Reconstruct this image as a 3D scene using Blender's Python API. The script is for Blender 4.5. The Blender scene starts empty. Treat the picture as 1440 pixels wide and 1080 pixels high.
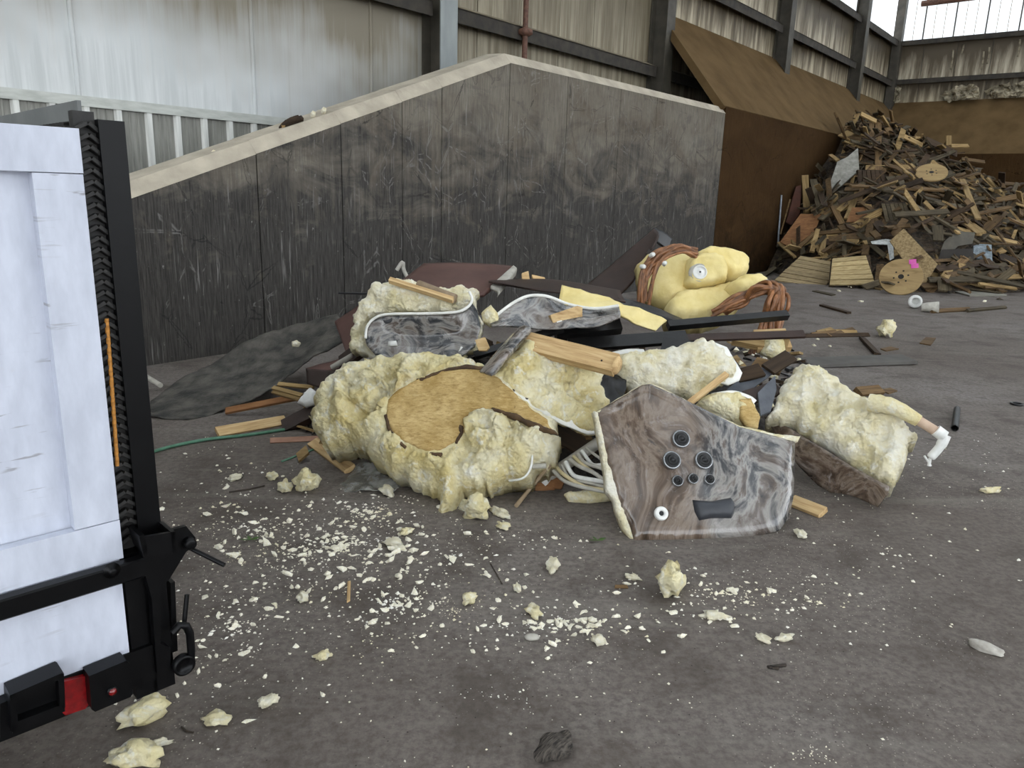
import bpy, bmesh, math, random
import numpy as np
from mathutils import Vector, Matrix, noise
from mathutils.geometry import delaunay_2d_cdt

rnd = random.Random(7)
S = bpy.context.scene
COL = S.collection

# ------------------------------------------------------------------ camera
FPX = 1065.0                      # focal length in pixels of the 1440 px wide frame
CAMH = 1.6
_p, _r = math.radians(14.11), math.radians(1.727)
FW = Vector((0, math.cos(_p), -math.sin(_p)))
_U0 = Vector((0, math.sin(_p), math.cos(_p)))
RT = Vector((1, 0, 0)) * math.cos(_r) + _U0 * math.sin(_r)
UP = -Vector((1, 0, 0)) * math.sin(_r) + _U0 * math.cos(_r)
CAM = Vector((0, 0, CAMH))
cd = bpy.data.cameras.new('camera')
cd.sensor_width = 36.0
cd.lens = 36.0 * FPX / 1440.0
cd.clip_start, cd.clip_end = 0.05, 300
cam = bpy.data.objects.new('camera', cd)
COL.objects.link(cam)
cam.matrix_world = Matrix(((RT.x, UP.x, -FW.x, 0), (RT.y, UP.y, -FW.y, 0), (RT.z, UP.z, -FW.z, CAMH), (0, 0, 0, 1)))
S.camera = cam

# ------------------------------------------------------------------ light and exposure
W_ = bpy.data.worlds.new('overcast_sky')
S.world = W_
W_.use_nodes = True
bg = W_.node_tree.nodes['Background']
bg.inputs[0].default_value = (0.90, 0.95, 1.0, 1)
bg.inputs[1].default_value = 1.0
S.view_settings.view_transform = 'Standard'
S.view_settings.look = 'None'
S.view_settings.exposure = 1.85
S.view_settings.gamma = 1.0
S.view_settings.use_curve_mapping = False

# ------------------------------------------------------------------ geometry of the place
_a = math.radians(38.99)
E1 = Vector((math.sin(_a), math.cos(_a), 0))      # along the long wall
E2 = Vector((-math.cos(_a), math.sin(_a), 0))     # through the long wall, outwards
WT = 6.729                                        # distance of the concrete wall from the camera
WO = E2 * WT
WM = Matrix.Translation(WO) @ Matrix.Rotation(math.radians(51.01), 4, 'Z')
D = 1.85                                          # depth of the ledge behind the concrete wall
SE = 30.94                                        # where the end wall stands

def ray(x, y):
    return FW + RT * ((x - 720) / FPX) - UP * ((y - 540) / FPX)
def onplane(x, y, p, n):
    d = ray(x, y)
    return CAM + d * ((Vector(p) - CAM).dot(n) / d.dot(n))
def ground(x, y, z=0.0):
    d = ray(x, y)
    return CAM + d * ((z - CAMH) / d.z)
def at(x, y, Y):
    d = ray(x, y)
    return CAM + d * (Y / d.y)
def wl(s, off, z):
    return WO + E1 * s + E2 * off + Vector((0, 0, z))

# ------------------------------------------------------------------ materials
def lin(c):
    if isinstance(c, str):
        c = tuple(int(c[i:i + 2], 16) / 255 for i in (1, 3, 5))
    return tuple((v / 12.92 if v <= .04045 else ((v + .055) / 1.055) ** 2.4) for v in c) + (1,)

class NT:
    def __init__(s, name):
        s.m = bpy.data.materials.new(name); s.m.use_nodes = True
        s.t = s.m.node_tree; s.b = s.t.nodes['Principled BSDF']
        s.co = s.n('ShaderNodeTexCoord')
        s.coord = s.co.outputs['Object']
    def n(s, typ, **kw):
        o = s.t.nodes.new(typ)
        for k, v in kw.items():
            if k[0] == '_': setattr(o, k[1:], v)
            else:
                o.inputs[k.replace('__', ' ')].default_value = v
        return o
    def l(s, a, b): s.t.links.new(a, b)
    def map(s, scale=(1, 1, 1), rot=(0, 0, 0), src=None):
        o = s.n('ShaderNodeMapping'); o.inputs['Scale'].default_value = scale; o.inputs['Rotation'].default_value = rot
        s.l(src or s.coord, o.inputs['Vector']); return o.outputs[0]
    def noise(s, vec, scale, detail=4, rough=.55, dist=0, kind=None):
        o = s.n('ShaderNodeTexNoise', Scale=scale, Detail=detail, Roughness=rough, Distortion=dist)
        s.l(vec, o.inputs['Vector']); return o.outputs['Fac']
    def voro(s, vec, scale, feature='F1', rand=1.0):
        o = s.n('ShaderNodeTexVoronoi', Scale=scale, _feature=feature); o.inputs['Randomness'].default_value = rand
        s.l(vec, o.inputs['Vector']); return o.outputs['Distance']
    def ramp(s, fac, stops, interp='LINEAR'):
        o = s.n('ShaderNodeValToRGB'); o.color_ramp.interpolation = interp
        e = o.color_ramp.elements
        while len(e) < len(stops): e.new(.5)
        for k, (p, c) in enumerate(stops):
            e[k].position = p
            e[k].color = lin(c) if not isinstance(c, (int, float)) else (c, c, c, 1)
        s.l(fac, o.inputs[0]); return o.outputs[0]
    def mix(s, fac, a, b, mode='MIX'):
        o = s.n('ShaderNodeMix', _data_type='RGBA', _blend_type=mode)
        for sock, v in ((o.inputs[0], fac), (o.inputs[6], a), (o.inputs[7], b)):
            if isinstance(v, (int, float)): sock.default_value = v if sock.type == 'VALUE' else (v, v, v, 1)
            elif isinstance(v, (str, tuple)): sock.default_value = lin(v)
            else: s.l(v, sock)
        return o.outputs[2]
    def math(s, op, a, b=0.0):
        o = s.n('ShaderNodeMath', _operation=op)
        for sock, v in ((o.inputs[0], a), (o.inputs[1], b)):
            if isinstance(v, (int, float)): sock.default_value = v
            else: s.l(v, sock)
        return o.outputs[0]
    def sep(s, src=None):
        o = s.n('ShaderNodeSeparateXYZ'); s.l(src or s.coord, o.inputs[0]); return o.outputs
    def out(s, col, rough=.8, bump=None, bstr=.3, bdist=.01, metal=0, coat=0, spec=.5, transl=None):
        b = s.b
        if isinstance(col, (str, tuple)): b.inputs['Base Color'].default_value = lin(col)
        else: s.l(col, b.inputs['Base Color'])
        if isinstance(rough, (int, float)): b.inputs['Roughness'].default_value = rough
        else: s.l(rough, b.inputs['Roughness'])
        b.inputs['Metallic'].default_value = metal
        b.inputs['Coat Weight'].default_value = coat
        b.inputs['Coat Roughness'].default_value = .08
        b.inputs['Specular IOR Level'].default_value = spec
        if bump is not None:
            o = s.n('ShaderNodeBump', Strength=bstr, Distance=bdist); s.l(bump, o.inputs['Height']); s.l(o.outputs[0], b.inputs['Normal'])
        return s.m

def simple(name, c0, c1, scale=8, stretch=(1, 1, 1), rough=.8, bstr=.25, bscale=60, bdist=.004, metal=0, coat=0, spec=.5, rnd_amt=0, detail=5, pos=(.35, .65)):
    t = NT(name)
    v = t.map(stretch)
    c = t.ramp(t.noise(v, scale, detail), [(pos[0], c0), (pos[1], c1)])
    if rnd_amt:
        oi = t.n('ShaderNodeObjectInfo')
        c = t.mix(1.0, c, t.ramp(oi.outputs['Random'], [(0, 1 - rnd_amt), (1, 1.0)]), 'MULTIPLY')
    return t.out(c, rough, t.noise(v, bscale, 3), bstr, bdist, metal, coat, spec)

def concrete(name, top, dark, edge=.5, zmid=1.7, streak=1.0, scr='#8d8a86', spec=.3):
    """stained shuttered concrete: vertical streaks, black smears low down, pale scratches"""
    t = NT(name)
    x, y, z = t.sep()
    st = t.noise(t.map((6, 6, .35)), 2.2, 6, .65)
    fine = t.noise(t.map((26, 26, 1.1)), 3, 5, .75)
    big = t.noise(t.map((.55, .55, .8)), 1.6, 5, .6, .6)
    smear = t.noise(t.map((.9, .9, 1.5)), 1.7, 6, .65, .8)
    c = t.mix(t.ramp(big, [(.35, 0.), (.65, 1.)]), top[0], top[1])
    c = t.mix(t.math('MULTIPLY', t.ramp(fine, [(.4, 0.), (.62, 1.)]), .55 * streak), c, top[2])
    # soot band: where the loader bucket and the waste rub
    m = t.math('SUBTRACT', zmid + 1.0, z)
    m = t.math('ADD', m, t.math('MULTIPLY', t.math('SUBTRACT', st, .5), 2.2))
    m = t.math('ADD', m, t.math('MULTIPLY', t.math('SUBTRACT', smear, .5), 4.6))
    m = t.ramp(t.math('ADD', t.math('MULTIPLY', m, .42), .1), [(.10, 0.), (.70, .92)])
    c = t.mix(m, c, t.mix(t.ramp(fine, [(.40, 0.), (.60, 1.)]), dark[0], dark[1]))
    # pale vertical runs and scratches
    run = t.noise(t.map((16, 16, .9)), 2.0, 3, .6)
    pat = t.noise(t.map((1.2, 1.2, 1.0)), 1.5, 3)
    rm = t.math('MULTIPLY', t.ramp(run, [(.58, 0.), (.72, 1.)]), t.ramp(pat, [(.44, 0.), (.6, .7)]))
    c = t.mix(rm, c, scr)
    vo = t.voro(t.map((1.1, 1.1, .8), (0, .5, 0)), 1.4, 'DISTANCE_TO_EDGE')
    wob = t.math('ADD', vo, t.math('MULTIPLY', t.math('SUBTRACT', smear, .5), .22))
    sm = t.math('MULTIPLY', t.ramp(t.math('ABSOLUTE', wob), [(.0, 1.), (.012, 0.)]), t.ramp(pat, [(.4, .75), (.6, 0.)]))
    c = t.mix(sm, c, dark[0])
    vo2 = t.voro(t.map((1.6, 1.6, 1.1), (0, -.6, 0)), 1.3, 'DISTANCE_TO_EDGE')
    wob2 = t.math('ADD', vo2, t.math('MULTIPLY', t.math('SUBTRACT', big, .5), .5))
    c = t.mix(t.math('MULTIPLY', t.ramp(t.math('ABSOLUTE', wob2), [(.0, 1.), (.014, 0.)]), t.ramp(st, [(.45, 0.), (.6, .5)])), c, scr)
    pit = t.noise(t.map((1, 1, .6)), 22, 3, .6)
    c = t.mix(t.ramp(pit, [(.66, 0.), (.74, .7)]), c, scr)
    c = t.mix(t.ramp(pit, [(.26, .7), (.34, 0.)]), c, dark[0])
    return t.out(c, .82, t.noise(t.map((1, 1, .4)), 18, 6, .7), .35, .02, 0, 0, spec)

def dusty(name, base, base2, dust, zlo, zhi, streak=24, xk=.10, big_a=2.6):
    """sheet metal whose upper part carries brown wood dust"""
    t = NT(name)
    x, y, z = t.sep()
    st = t.noise(t.map((streak, streak, .5)), 1.0, 5, .65)
    big = t.noise(t.map((.5, .5, .5)), 1.2, 3)
    c = t.mix(t.ramp(st, [(.38, 0.), (.62, 1.)]), base, base2)
    w = t.math('ADD', z, t.math('MULTIPLY', t.math('SUBTRACT', st, .5), 1.3))
    w = t.math('ADD', w, t.math('MULTIPLY', t.math('SUBTRACT', big, .5), big_a))
    w = t.math('ADD', w, t.math('MULTIPLY', x, xk))
    mr = t.n('ShaderNodeMapRange'); mr.inputs[1].default_value = zlo; mr.inputs[2].default_value = zhi
    t.l(w, mr.inputs[0])
    c = t.mix(mr.outputs[0], c, dust)
    return t.out(c, .6, t.noise(t.map((10, 10, 1)), 4, 3), .08, .01)

def marble(name, seed, scale=1.6, lo=.40, xs=None, st=(1.2, 5, 5)):
    """poured acrylic: long warped streaks, brown drifting into blue-grey"""
    t = NT(name)
    nz = t.n('ShaderNodeTexNoise', Scale=scale, Detail=2.0, Roughness=.5); t.l(t.map((1, 1, 1), (seed, 0, 0)), nz.inputs['Vector'])
    sc = t.n('ShaderNodeVectorMath', _operation='SCALE'); sc.inputs['Scale'].default_value = .95; t.l(nz.outputs['Color'], sc.inputs[0])
    ad = t.n('ShaderNodeVectorMath', _operation='ADD'); t.l(t.coord, ad.inputs[0]); t.l(sc.outputs[0], ad.inputs[1])
    w = ad.outputs[0]
    s1 = t.noise(t.map(st, (0, .7, .9 + seed) if xs is None else (0, .35, 0), w), 2.4, 6, .6)
    s2 = t.noise(t.map(tuple(2 * q for q in st), (.4, .3, .5 + seed) if xs is None else (0, .5, 0), w), 2.6, 5, .62)
    zone = t.ramp(t.noise(t.map((1, 1, 1), (0, 0, seed), w), 1.5, 2), [(lo, 0.), (lo + .16, 1.)])
    if xs is not None:
        zn = t.math('ADD', t.sep()[0], t.math('MULTIPLY', t.math('SUBTRACT', t.noise(t.map((1, 1, 1), (0, 0, seed), w), 1.8, 3), .5), .8))
        zone = t.ramp(t.math('ADD', t.math('MULTIPLY', zn, 4.0), xs), [(.2, 0.), (.8, 1.)])
    brown = t.ramp(s1, [(.3, '#33291f'), (.45, '#594a3e'), (.55, '#7b6d60'), (.68, '#473a30')])
    blue = t.ramp(s1, [(.28, '#131416'), (.42, '#393a3c'), (.52, '#8a8681'), (.60, '#5a5049'), (.72, '#202123')])
    c = t.mix(zone, brown, blue)
    c = t.mix(t.ramp(s2, [(.58, 0.), (.74, .6)]), c, '#a39b97')
    c = t.mix(t.ramp(s2, [(.28, .7), (.40, 0.)]), c, '#22242a')
    dust = t.noise(t.coord, 6, 7, .75)
    c = t.mix(t.ramp(dust, [(.62, 0.), (.8, .4)]), c, '#b9b4ae')
    r = t.ramp(dust, [(.4, .1), (.75, .45)])
    return t.out(c, r, t.noise(t.coord, 9, 2), .05, .01, 0, .5, .5)

def foam(name, pale, mid, deep, spot, sc=3.0, spotamt=.8):
    t = NT(name)
    n1 = t.noise(t.coord, sc, 5, .6, .4)
    n2 = t.noise(t.coord, sc * 3.2, 6, .7, .6)
    n3 = t.noise(t.coord, sc * 12, 4, .7)
    c = t.ramp(n1, [(.34, pale), (.5, mid), (.68, deep)])
    c = t.mix(t.ramp(n2, [(.36, .8), (.46, 0.)]), c, '#f6f3e6')
    c = t.mix(t.ramp(n2, [(.60, 0.), (.76, spotamt)]), c, spot)
    c = t.mix(t.ramp(n3, [(.62, 0.), (.74, .55 * spotamt)]), c, spot)
    h = t.math('ADD', t.math('MULTIPLY', t.voro(t.coord, 48), -.6), t.noise(t.coord, 40, 6, .75))
    return t.out(c, .85, h, .9, .02, 0, 0, .3)

def wood(name, c0, c1, c2, stretch=(1.5, 22, 22), rnd_amt=.45, rough=.8):
    t = NT(name)
    oi = t.n('ShaderNodeObjectInfo')
    v = t.map(stretch)
    ad = t.n('ShaderNodeVectorMath', _operation='ADD'); cb = t.n('ShaderNodeCombineXYZ')
    t.l(t.math('MULTIPLY', oi.outputs['Random'], 37.0), cb.inputs[0]); t.l(v, ad.inputs[0]); t.l(cb.outputs[0], ad.inputs[1])
    v = ad.outputs[0]
    g = t.noise(v, 1.6, 5, .6, .5)
    c = t.ramp(g, [(.3, c0), (.5, c1), (.7, c2)])
    c = t.mix(t.ramp(t.noise(t.coord, 4, 4), [(.55, 0.), (.75, .5)]), c, c0)
    c = t.mix(1.0, c, t.ramp(oi.outputs['Random'], [(0, 1 - rnd_amt), (1, 1.0)]), 'MULTIPLY')
    return t.out(c, rough, g, .3, .004, 0, 0, .3)

# ------------------------------------------------------------------ mesh helpers
class MB:
    """collects shapes in world coordinates; build() links them as ONE mesh object"""
    def __init__(s): s.v = []; s.f = []; s.smooth = []
    def add(s, V, Fc, sm=False):
        k = len(s.v); s.v += [Vector(p) for p in V]
        s.f += [tuple(i + k for i in f) for f in Fc]; s.smooth += [sm] * len(Fc); return s
    def prism(s, pts, off):
        n = len(pts); off = Vector(off); pts = [Vector(p) for p in pts]
        nr = Vector((0, 0, 0))
        for i in range(n): nr += pts[i].cross(pts[(i + 1) % n])
        if nr.dot(off) > 0: pts = pts[::-1]
        V = pts + [p + off for p in pts]
        Fc = [tuple(range(n)), tuple(range(2 * n - 1, n - 1, -1))]
        Fc += [(i, i + n, (i + 1) % n + n, (i + 1) % n) for i in range(n)]
        return s.add(V, Fc)
    def box(s, lo, hi, M=None):
        x0, y0, z0 = lo; x1, y1, z1 = hi
        V = [Vector(p) for p in ((x0, y0, z0), (x1, y0, z0), (x1, y1, z0), (x0, y1, z0), (x0, y0, z1), (x1, y0, z1), (x1, y1, z1), (x0, y1, z1))]
        if M is not None: V = [M @ p for p in V]
        return s.add(V, [(0, 3, 2, 1), (4, 5, 6, 7), (0, 1, 5, 4), (1, 2, 6, 5), (2, 3, 7, 6), (3, 0, 4, 7)])
    def bar(s, a, b, w, h, up=(0, 0, 1), b_=0.12):
        """a chamfered beam from a to b, w wide and h high"""
        a, b = Vector(a), Vector(b); x = (b - a).normalized(); y = Vector(up).cross(x)
        if y.length < 1e-4: y = Vector((1, 0, 0)).cross(x)
        y.normalize(); z = x.cross(y); c = min(w, h) * b_
        pr = [(w / 2 - c, -h / 2), (w / 2, -h / 2 + c), (w / 2, h / 2 - c), (w / 2 - c, h / 2), (-w / 2 + c, h / 2), (-w / 2, h / 2 - c), (-w / 2, -h / 2 + c), (-w / 2 + c, -h / 2)]
        return s.prism([a + y * p + z * q for p, q in pr], b - a)
    def tube(s, path, rad, n=8, caps=True):
        P = [Vector(p) for p in path]; m = len(P)
        R = rad if isinstance(rad, (list, tuple)) else [rad] * m
        V = []; prev = None
        for i, p in enumerate(P):
            d = (P[min(i + 1, m - 1)] - P[max(i - 1, 0)]).normalized()
            if prev is None:
                u = d.orthogonal().normalized()
            else:
                u = (prev - d * prev.dot(d)); u = u.normalized() if u.length > 1e-5 else d.orthogonal().normalized()
            prev = u; w = d.cross(u)
            V += [p + (u * math.cos(2 * math.pi * k / n) + w * math.sin(2 * math.pi * k / n)) * R[i] for k in range(n)]
        Fc = [(i * n + k, i * n + (k + 1) % n, (i + 1) * n + (k + 1) % n, (i + 1) * n + k) for i in range(m - 1) for k in range(n)]
        s.add(V, Fc, True)
        if caps:
            s.add(V[:n], [tuple(range(n - 1, -1, -1))]); s.add(V[-n:], [tuple(range(n))])
        return s
    def lathe(s, c, axis, prof, n=20):
        """prof: list of (radius, distance along axis)"""
        c = Vector(c); ax = Vector(axis).normalized(); u = ax.orthogonal().normalized(); w = ax.cross(u)
        V = [c + ax * h + (u * math.cos(2 * math.pi * k / n) + w * math.sin(2 * math.pi * k / n)) * r for r, h in prof for k in range(n)]
        m = len(prof)
        Fc = [(i * n + k, i * n + (k + 1) % n, (i + 1) * n + (k + 1) % n, (i + 1) * n + k) for i in range(m - 1) for k in range(n)]
        s.add(V, Fc, True)
        if prof[0][0] > 0: s.add(V[:n], [tuple(range(n - 1, -1, -1))])
        if prof[-1][0] > 0: s.add(V[-n:], [tuple(range(n))])
        return s
    def build(s, name, mat, parent=None, origin=None, M=None, weld=False):
        me = bpy.data.meshes.new(name)
        if M is None:
            if origin is None:
                xs = [p.x for p in s.v]; ys = [p.y for p in s.v]
                origin = Vector(((min(xs) + max(xs)) / 2, (min(ys) + max(ys)) / 2, min(p.z for p in s.v)))
            V = [p - Vector(origin) for p in s.v]
        else: V = s.v
        me.from_pydata(V, [], s.f); me.materials.append(mat)
        me.polygons.foreach_set('use_smooth', s.smooth)
        me.update()
        if weld:
            bm = bmesh.new(); bm.from_mesh(me); bmesh.ops.remove_doubles(bm, verts=bm.verts, dist=1e-5); bm.to_mesh(me); bm.free()
        o = bpy.data.objects.new(name, me); COL.objects.link(o)
        if parent is not None:
            o.parent = parent
            if M is None: o.location = Vector(origin) - WLOC[parent.name]
            WLOC[o.name] = Vector(origin) if M is None else Vector()
        else:
            if M is not None: o.matrix_world = M; WLOC[o.name] = M.translation.copy()
            else: o.location = origin; WLOC[o.name] = Vector(origin)
        return o
WLOC = {}
USED = {}
def tag(o, label, cat, group=None, kind=None):
    o['label'] = label; o['category'] = cat
    if group: o['group'] = group
    if kind: o['kind'] = kind
    return o
def thing(name, label, cat, loc, group=None):
    o = bpy.data.objects.new(name, None); COL.objects.link(o); o.location = loc; o.empty_display_size = .1
    WLOC[o.name] = Vector(loc); return tag(o, label, cat, group)
def struct(o): o['kind'] = 'structure'; return o
def fbm(p, sc, oct=4): return noise.fractal(Vector(p) * sc, 1.0, 2.0, oct, noise_basis='PERLIN_ORIGINAL')
def puff(p, sc):
    d = noise.voronoi(Vector(p) * sc)[0]
    return 1.0 - min(d[0] * 1.25, 1.2)
# ------------------------------------------------------------------ the setting
def floor_mat():
    t = NT('dirty_asphalt')
    n1 = t.noise(t.coord, .45, 5, .6, .6)
    n2 = t.noise(t.coord, 2.6, 6, .7, .3)
    n3 = t.noise(t.coord, 34, 3, .7)
    c = t.ramp(n1, [(.3, '#635a53'), (.5, '#716963'), (.7, '#827c77')])
    c = t.mix(t.ramp(n2, [(.36, .7), (.52, 0.)]), c, '#4c443d')
    c = t.mix(t.ramp(n3, [(.35, .6), (.6, 0.)]), c, '#463f39')
    trk = t.noise(t.map((.35, 3.2, 1), (0, 0, .5)), 1.1, 5, .65, .6)
    c = t.mix(t.ramp(trk, [(.55, 0.), (.75, .45)]), c, '#857f78')
    wet = t.noise(t.map((1, 1.6, 1)), 1.35, 3, .5, 1.2)
    c = t.mix(t.ramp(wet, [(.70, 0.), (.76, .8)]), c, '#2c2724')
    vo = t.voro(t.coord, 60); pm = t.noise(t.coord, 1.1, 3)
    sp = t.math('MULTIPLY', t.ramp(vo, [(.10, 1.), (.17, 0.)]), t.ramp(pm, [(.46, 0.), (.6, .8)]))
    c = t.mix(sp, c, '#b4aca0')
    vo2 = t.voro(t.coord, 21)
    c = t.mix(t.ramp(vo2, [(.045, .9), (.07, 0.)]), c, '#2d2825')
    h = t.mix(.35, n3, n2)
    return t.out(c, .85, h, .55, .012, 0, 0, .35)
MAT_FLOOR = floor_mat()
m = MB(); g = []
m.box((-45, -30, -.3), (45, 60, 0)); FLOOR = struct(m.build('floor', MAT_FLOOR, None, (0, 0, 0)))

# --- the concrete push wall, panel by panel
C_GREY = concrete('sooty_concrete', ('#665d50', '#7f796e', '#474037'), ('#171717', '#45423f'))
C_BROWN = concrete('brown_rubbed_concrete', ('#3a2917', '#47341f', '#2a1c0e'), ('#1b1209', '#2c2013'), zmid=.4, scr='#4a3826', spec=.05)
C_DUST = simple('dusty_ledge_concrete', '#55442d', '#655238', 1.5, (1, 1, 1), .95, .3, 30, .01, spec=.05)
CHALK = simple('pale_dusty_chamfer', '#9d9484', '#b7ad9b', 3, (1, 1, 1), .95, .5, 25, .02)
wroot = struct(MB().box((-.5, .06, -.05), (14.66, .42, .5), None).build('wall_left', C_GREY, M=WM))
def wtop(s): return 3.35 if s >= 8.08 else 3.35 - (8.08 - s) * .3545
js = [-.5, 1.6, 3.0, 4.3, 5.32, 6.19, 6.83, 8.08, 9.38, 10.81, 11.97, 14.67]
for k in range(len(js) - 1):
    s0, s1 = js[k] + .006, js[k + 1] - .006
    z0, z1 = wtop(s0), wtop(s1); ch = .11
    mm = MB().prism([(s0, 0, 0), (s0, .45, 0), (s0, .45, z0), (s0, ch, z0), (s0, 0, z0 - ch)], (s1 - s0, 0, 0))
    if abs(z1 - z0) > .001:
        for i in (range(5, 10)): pass
        for p in mm.v:
            if abs(p.x - s1) < 1e-5 and p.z > .01: p.z += z1 - z0
    pa = mm.build('concrete_panel', C_GREY, wroot, M=WM)
    # light dusty strip on the chamfer
    c2 = MB().prism([(s0 - .006, .02, z0 - ch + .02), (s0 - .006, ch + .30, z0 + .03), (s0 - .006, ch, z0 + .012), (s0 - .006, -.006, z0 - ch - .004)], (s1 - s0 + .012, 0, 0))
    if abs(z1 - z0) > .001:
        for p in c2.v:
            if p.x > s1 - .1: p.z += z1 - z0
    c2.build('dusty_cap', CHALK, pa, M=WM)
# brown rubbed stretch towards the corner
wb = struct(MB().prism([(14.68, 0, 0), (14.68, .45, 0), (14.68, .45, 3.33), (14.68, 0, 3.36)], (SE + .4 - 14.68, 0, 0)).build('wall_left_far', C_BROWN, M=WM))
# end wall, lower part
we = struct(MB().box((SE, -26, 0), (SE + .45, .45, 3.38)).build('wall_back', C_BROWN, M=WM))
# sloped dusty ledges (mitred in the corner)
tl = 1.62
led = MB().add([(14.55, -.01, 3.37), (SE, -.01, 3.37), (SE + D, D, 5.38), (15.0, D, 5.38), (14.55, .1, 3.27), (SE, .1, 3.27), (SE + D, D + .1, 5.28), (15.0, D + .1, 5.28)],
               [(0, 1, 2, 3), (7, 6, 5, 4), (0, 3, 7, 4), (0, 4, 5, 1), (3, 2, 6, 7), (1, 5, 6, 2)])
struct(led.build('trim_1', C_DUST, M=WM))
led = MB().add([(SE, -.01, 3.37), (SE, -26, 3.37), (SE + D, -26, 5.38), (SE + D, D, 5.38), (SE + .1, -.01, 3.27), (SE + .1, -26, 3.27), (SE + D + .1, -26, 5.28), (SE + D + .1, D, 5.28)],
               [(0, 1, 2, 3), (7, 6, 5, 4), (0, 3, 7, 4), (0, 4, 5, 1), (3, 2, 6, 7), (1, 5, 6, 2)])
struct(led.build('trim_2', C_DUST, M=WM))

# --- outer wall: liner sheets, ribbed lower sheets, columns, girts
LINER = dusty('liner_sheet', '#bdc0bf', '#cfd1d0', '#7d7564', 3.0, 4.4, 14)
LINER_L = dusty('streaked_lower_liner', '#b7ab92', '#6d614b', '#4a3f2d', 5.35, 5.95, 5, 0, .5)
LINER_U = dusty('streaked_upper_liner', '#bdb29c', '#6f634e', '#4a3f2d', 6.15, 7.0, 5, 0, .8)
LINER_F = dusty('dusty_liner_sheet', '#a59c86', '#756b57', '#5a503c', 4.6, 7.4, 9)
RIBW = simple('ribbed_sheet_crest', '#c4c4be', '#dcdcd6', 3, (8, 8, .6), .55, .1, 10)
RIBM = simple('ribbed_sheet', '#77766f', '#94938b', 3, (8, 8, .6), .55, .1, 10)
FLASH = simple('grey_flashing', '#a9aba4', '#bdbfb8', 6, (1, 1, 4), .5, .1, 20)
STEEL = simple('dusty_grey_steel', '#37332b', '#4b463c', 4, (1, 1, 1), .6, .15, 30)
STEELB = simple('blue_grey_steel', '#7d8282', '#8e9391', 5, (1, 1, .3), .5, .1, 30)
GIRTM = simple('dark_dusty_girt', '#27231e', '#3d372e', 5, (1, 1, 1), .8, .2, 30)
GDUST = simple('girt_dust', '#6a5f4c', '#857962', 5, (1, 1, 1), .95, .2, 30)
RUST = simple('rusty_pipe_paint', '#4e3328', '#6b4a3a', 20, (1, 1, 1), .7, .2, 80)
def translucent_mat():
    t = NT('translucent_panel')
    c = t.ramp(t.noise(t.map((14, 14, .4)), 1, 4), [(.35, '#eef0f0'), (.65, '#fbfcfd')])
    tr = t.n('ShaderNodeBsdfTranslucent'); df = t.n('ShaderNodeBsdfDiffuse'); mx = t.n('ShaderNodeMixShader')
    t.l(c, tr.inputs[0]); t.l(c, df.inputs[0]); mx.inputs[0].default_value = .2
    t.l(tr.outputs[0], mx.inputs[1]); t.l(df.outputs[0], mx.inputs[2])
    t.l(mx.outputs[0], t.t.nodes['Material Output'].inputs['Surface']); return t.m
TRANS = translucent_mat()
wu = struct(MB().box((-14, D + .02, 0), (SE + D + .3, D + .06, 7.5)).build('wall_left_outer', STEEL, M=WM))
# ribbed lower sheets, one per 0.96 m, z 0 .. 2.33
def ribbed(s0, n, pitch=.32):
    pr = []
    for k in range(n):
        b = s0 + k * pitch
        for (x, d) in ((0, .034), (.055, .034), (.075, 0), (.135, 0), (.142, .009), (.158, .009), (.165, 0), (.225, 0), (.232, .009), (.248, .009), (.255, 0), (.30, 0)):
            pr.append((b + x, d))
    pr.append((s0 + n * pitch, .034))
    V = [(x, D - .005 - d, 0.0) for x, d in pr] + [(x, D - .005 - d, 2.36) for x, d in pr] + [(x, D + .015, 0.0) for x, d in pr] + [(x, D + .015, 2.36) for x, d in pr]
    n_ = len(pr); Fc = []
    for i in range(n_ - 1):
        Fc += [(i, i + 1, n_ + i + 1, n_ + i), (2 * n_ + i + 1, 2 * n_ + i, 3 * n_ + i, 3 * n_ + i + 1)]
    return MB().add(V, Fc)
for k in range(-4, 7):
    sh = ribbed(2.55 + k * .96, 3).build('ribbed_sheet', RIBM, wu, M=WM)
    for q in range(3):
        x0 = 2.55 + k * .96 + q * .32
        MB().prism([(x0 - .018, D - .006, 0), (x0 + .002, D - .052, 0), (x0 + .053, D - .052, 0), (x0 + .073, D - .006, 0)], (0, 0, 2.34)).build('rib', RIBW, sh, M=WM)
MB().box((-6, D - .06, 2.33), (8.25, D + .01, 2.43)).build('flashing_strip', FLASH, wu, M=WM)
MB().box((9.2, D, 0), (SE + D, D + .02, 3.0)).build('lower_sheet', GIRTM, wu, M=WM)
# liner sheets above the strip
edges = [-8.5, -6.5, -4.5, -2.5, -.5, 1.48, 3.48, 5.48, 7.3, 8.38]
for a, b in zip(edges[:-1], edges[1:]):
    sh = MB().box((a + .012, D - .03, 2.42), (b - .012, D, 9.2)).build('liner_sheet', LINER, wu, M=WM)
    MB().tube([(b, D - .03, 2.43), (b, D - .03, 9.2)], .026, 8).build('seam_bead', LINER, sh, M=WM)
e2 = [8.38]
while e2[-1] < 32: e2.append(e2[-1] + 1.07 if e2[-1] + 1.07 < 32.4 else 32.7)
for a, b in zip(e2[:-1], e2[1:]):
    if b < 15.3: MB().box((a + .006, D - .02, 2.9), (b - .006, D, 7.5)).build('liner_sheet', LINER_F, wu, M=WM)
    else:
        MB().box((a + .006, D - .02, 2.9), (b - .006, D, 6.11)).build('liner_sheet', LINER_L, wu, M=WM)
        MB().box((a + .006, D - .02, 6.12), (b - .006, D, 7.5)).build('liner_sheet', LINER_U, wu, M=WM)
e3 = [8.38]
while e3[-1] < 32: e3.append(min(e3[-1] + .33, 32.7))
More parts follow.
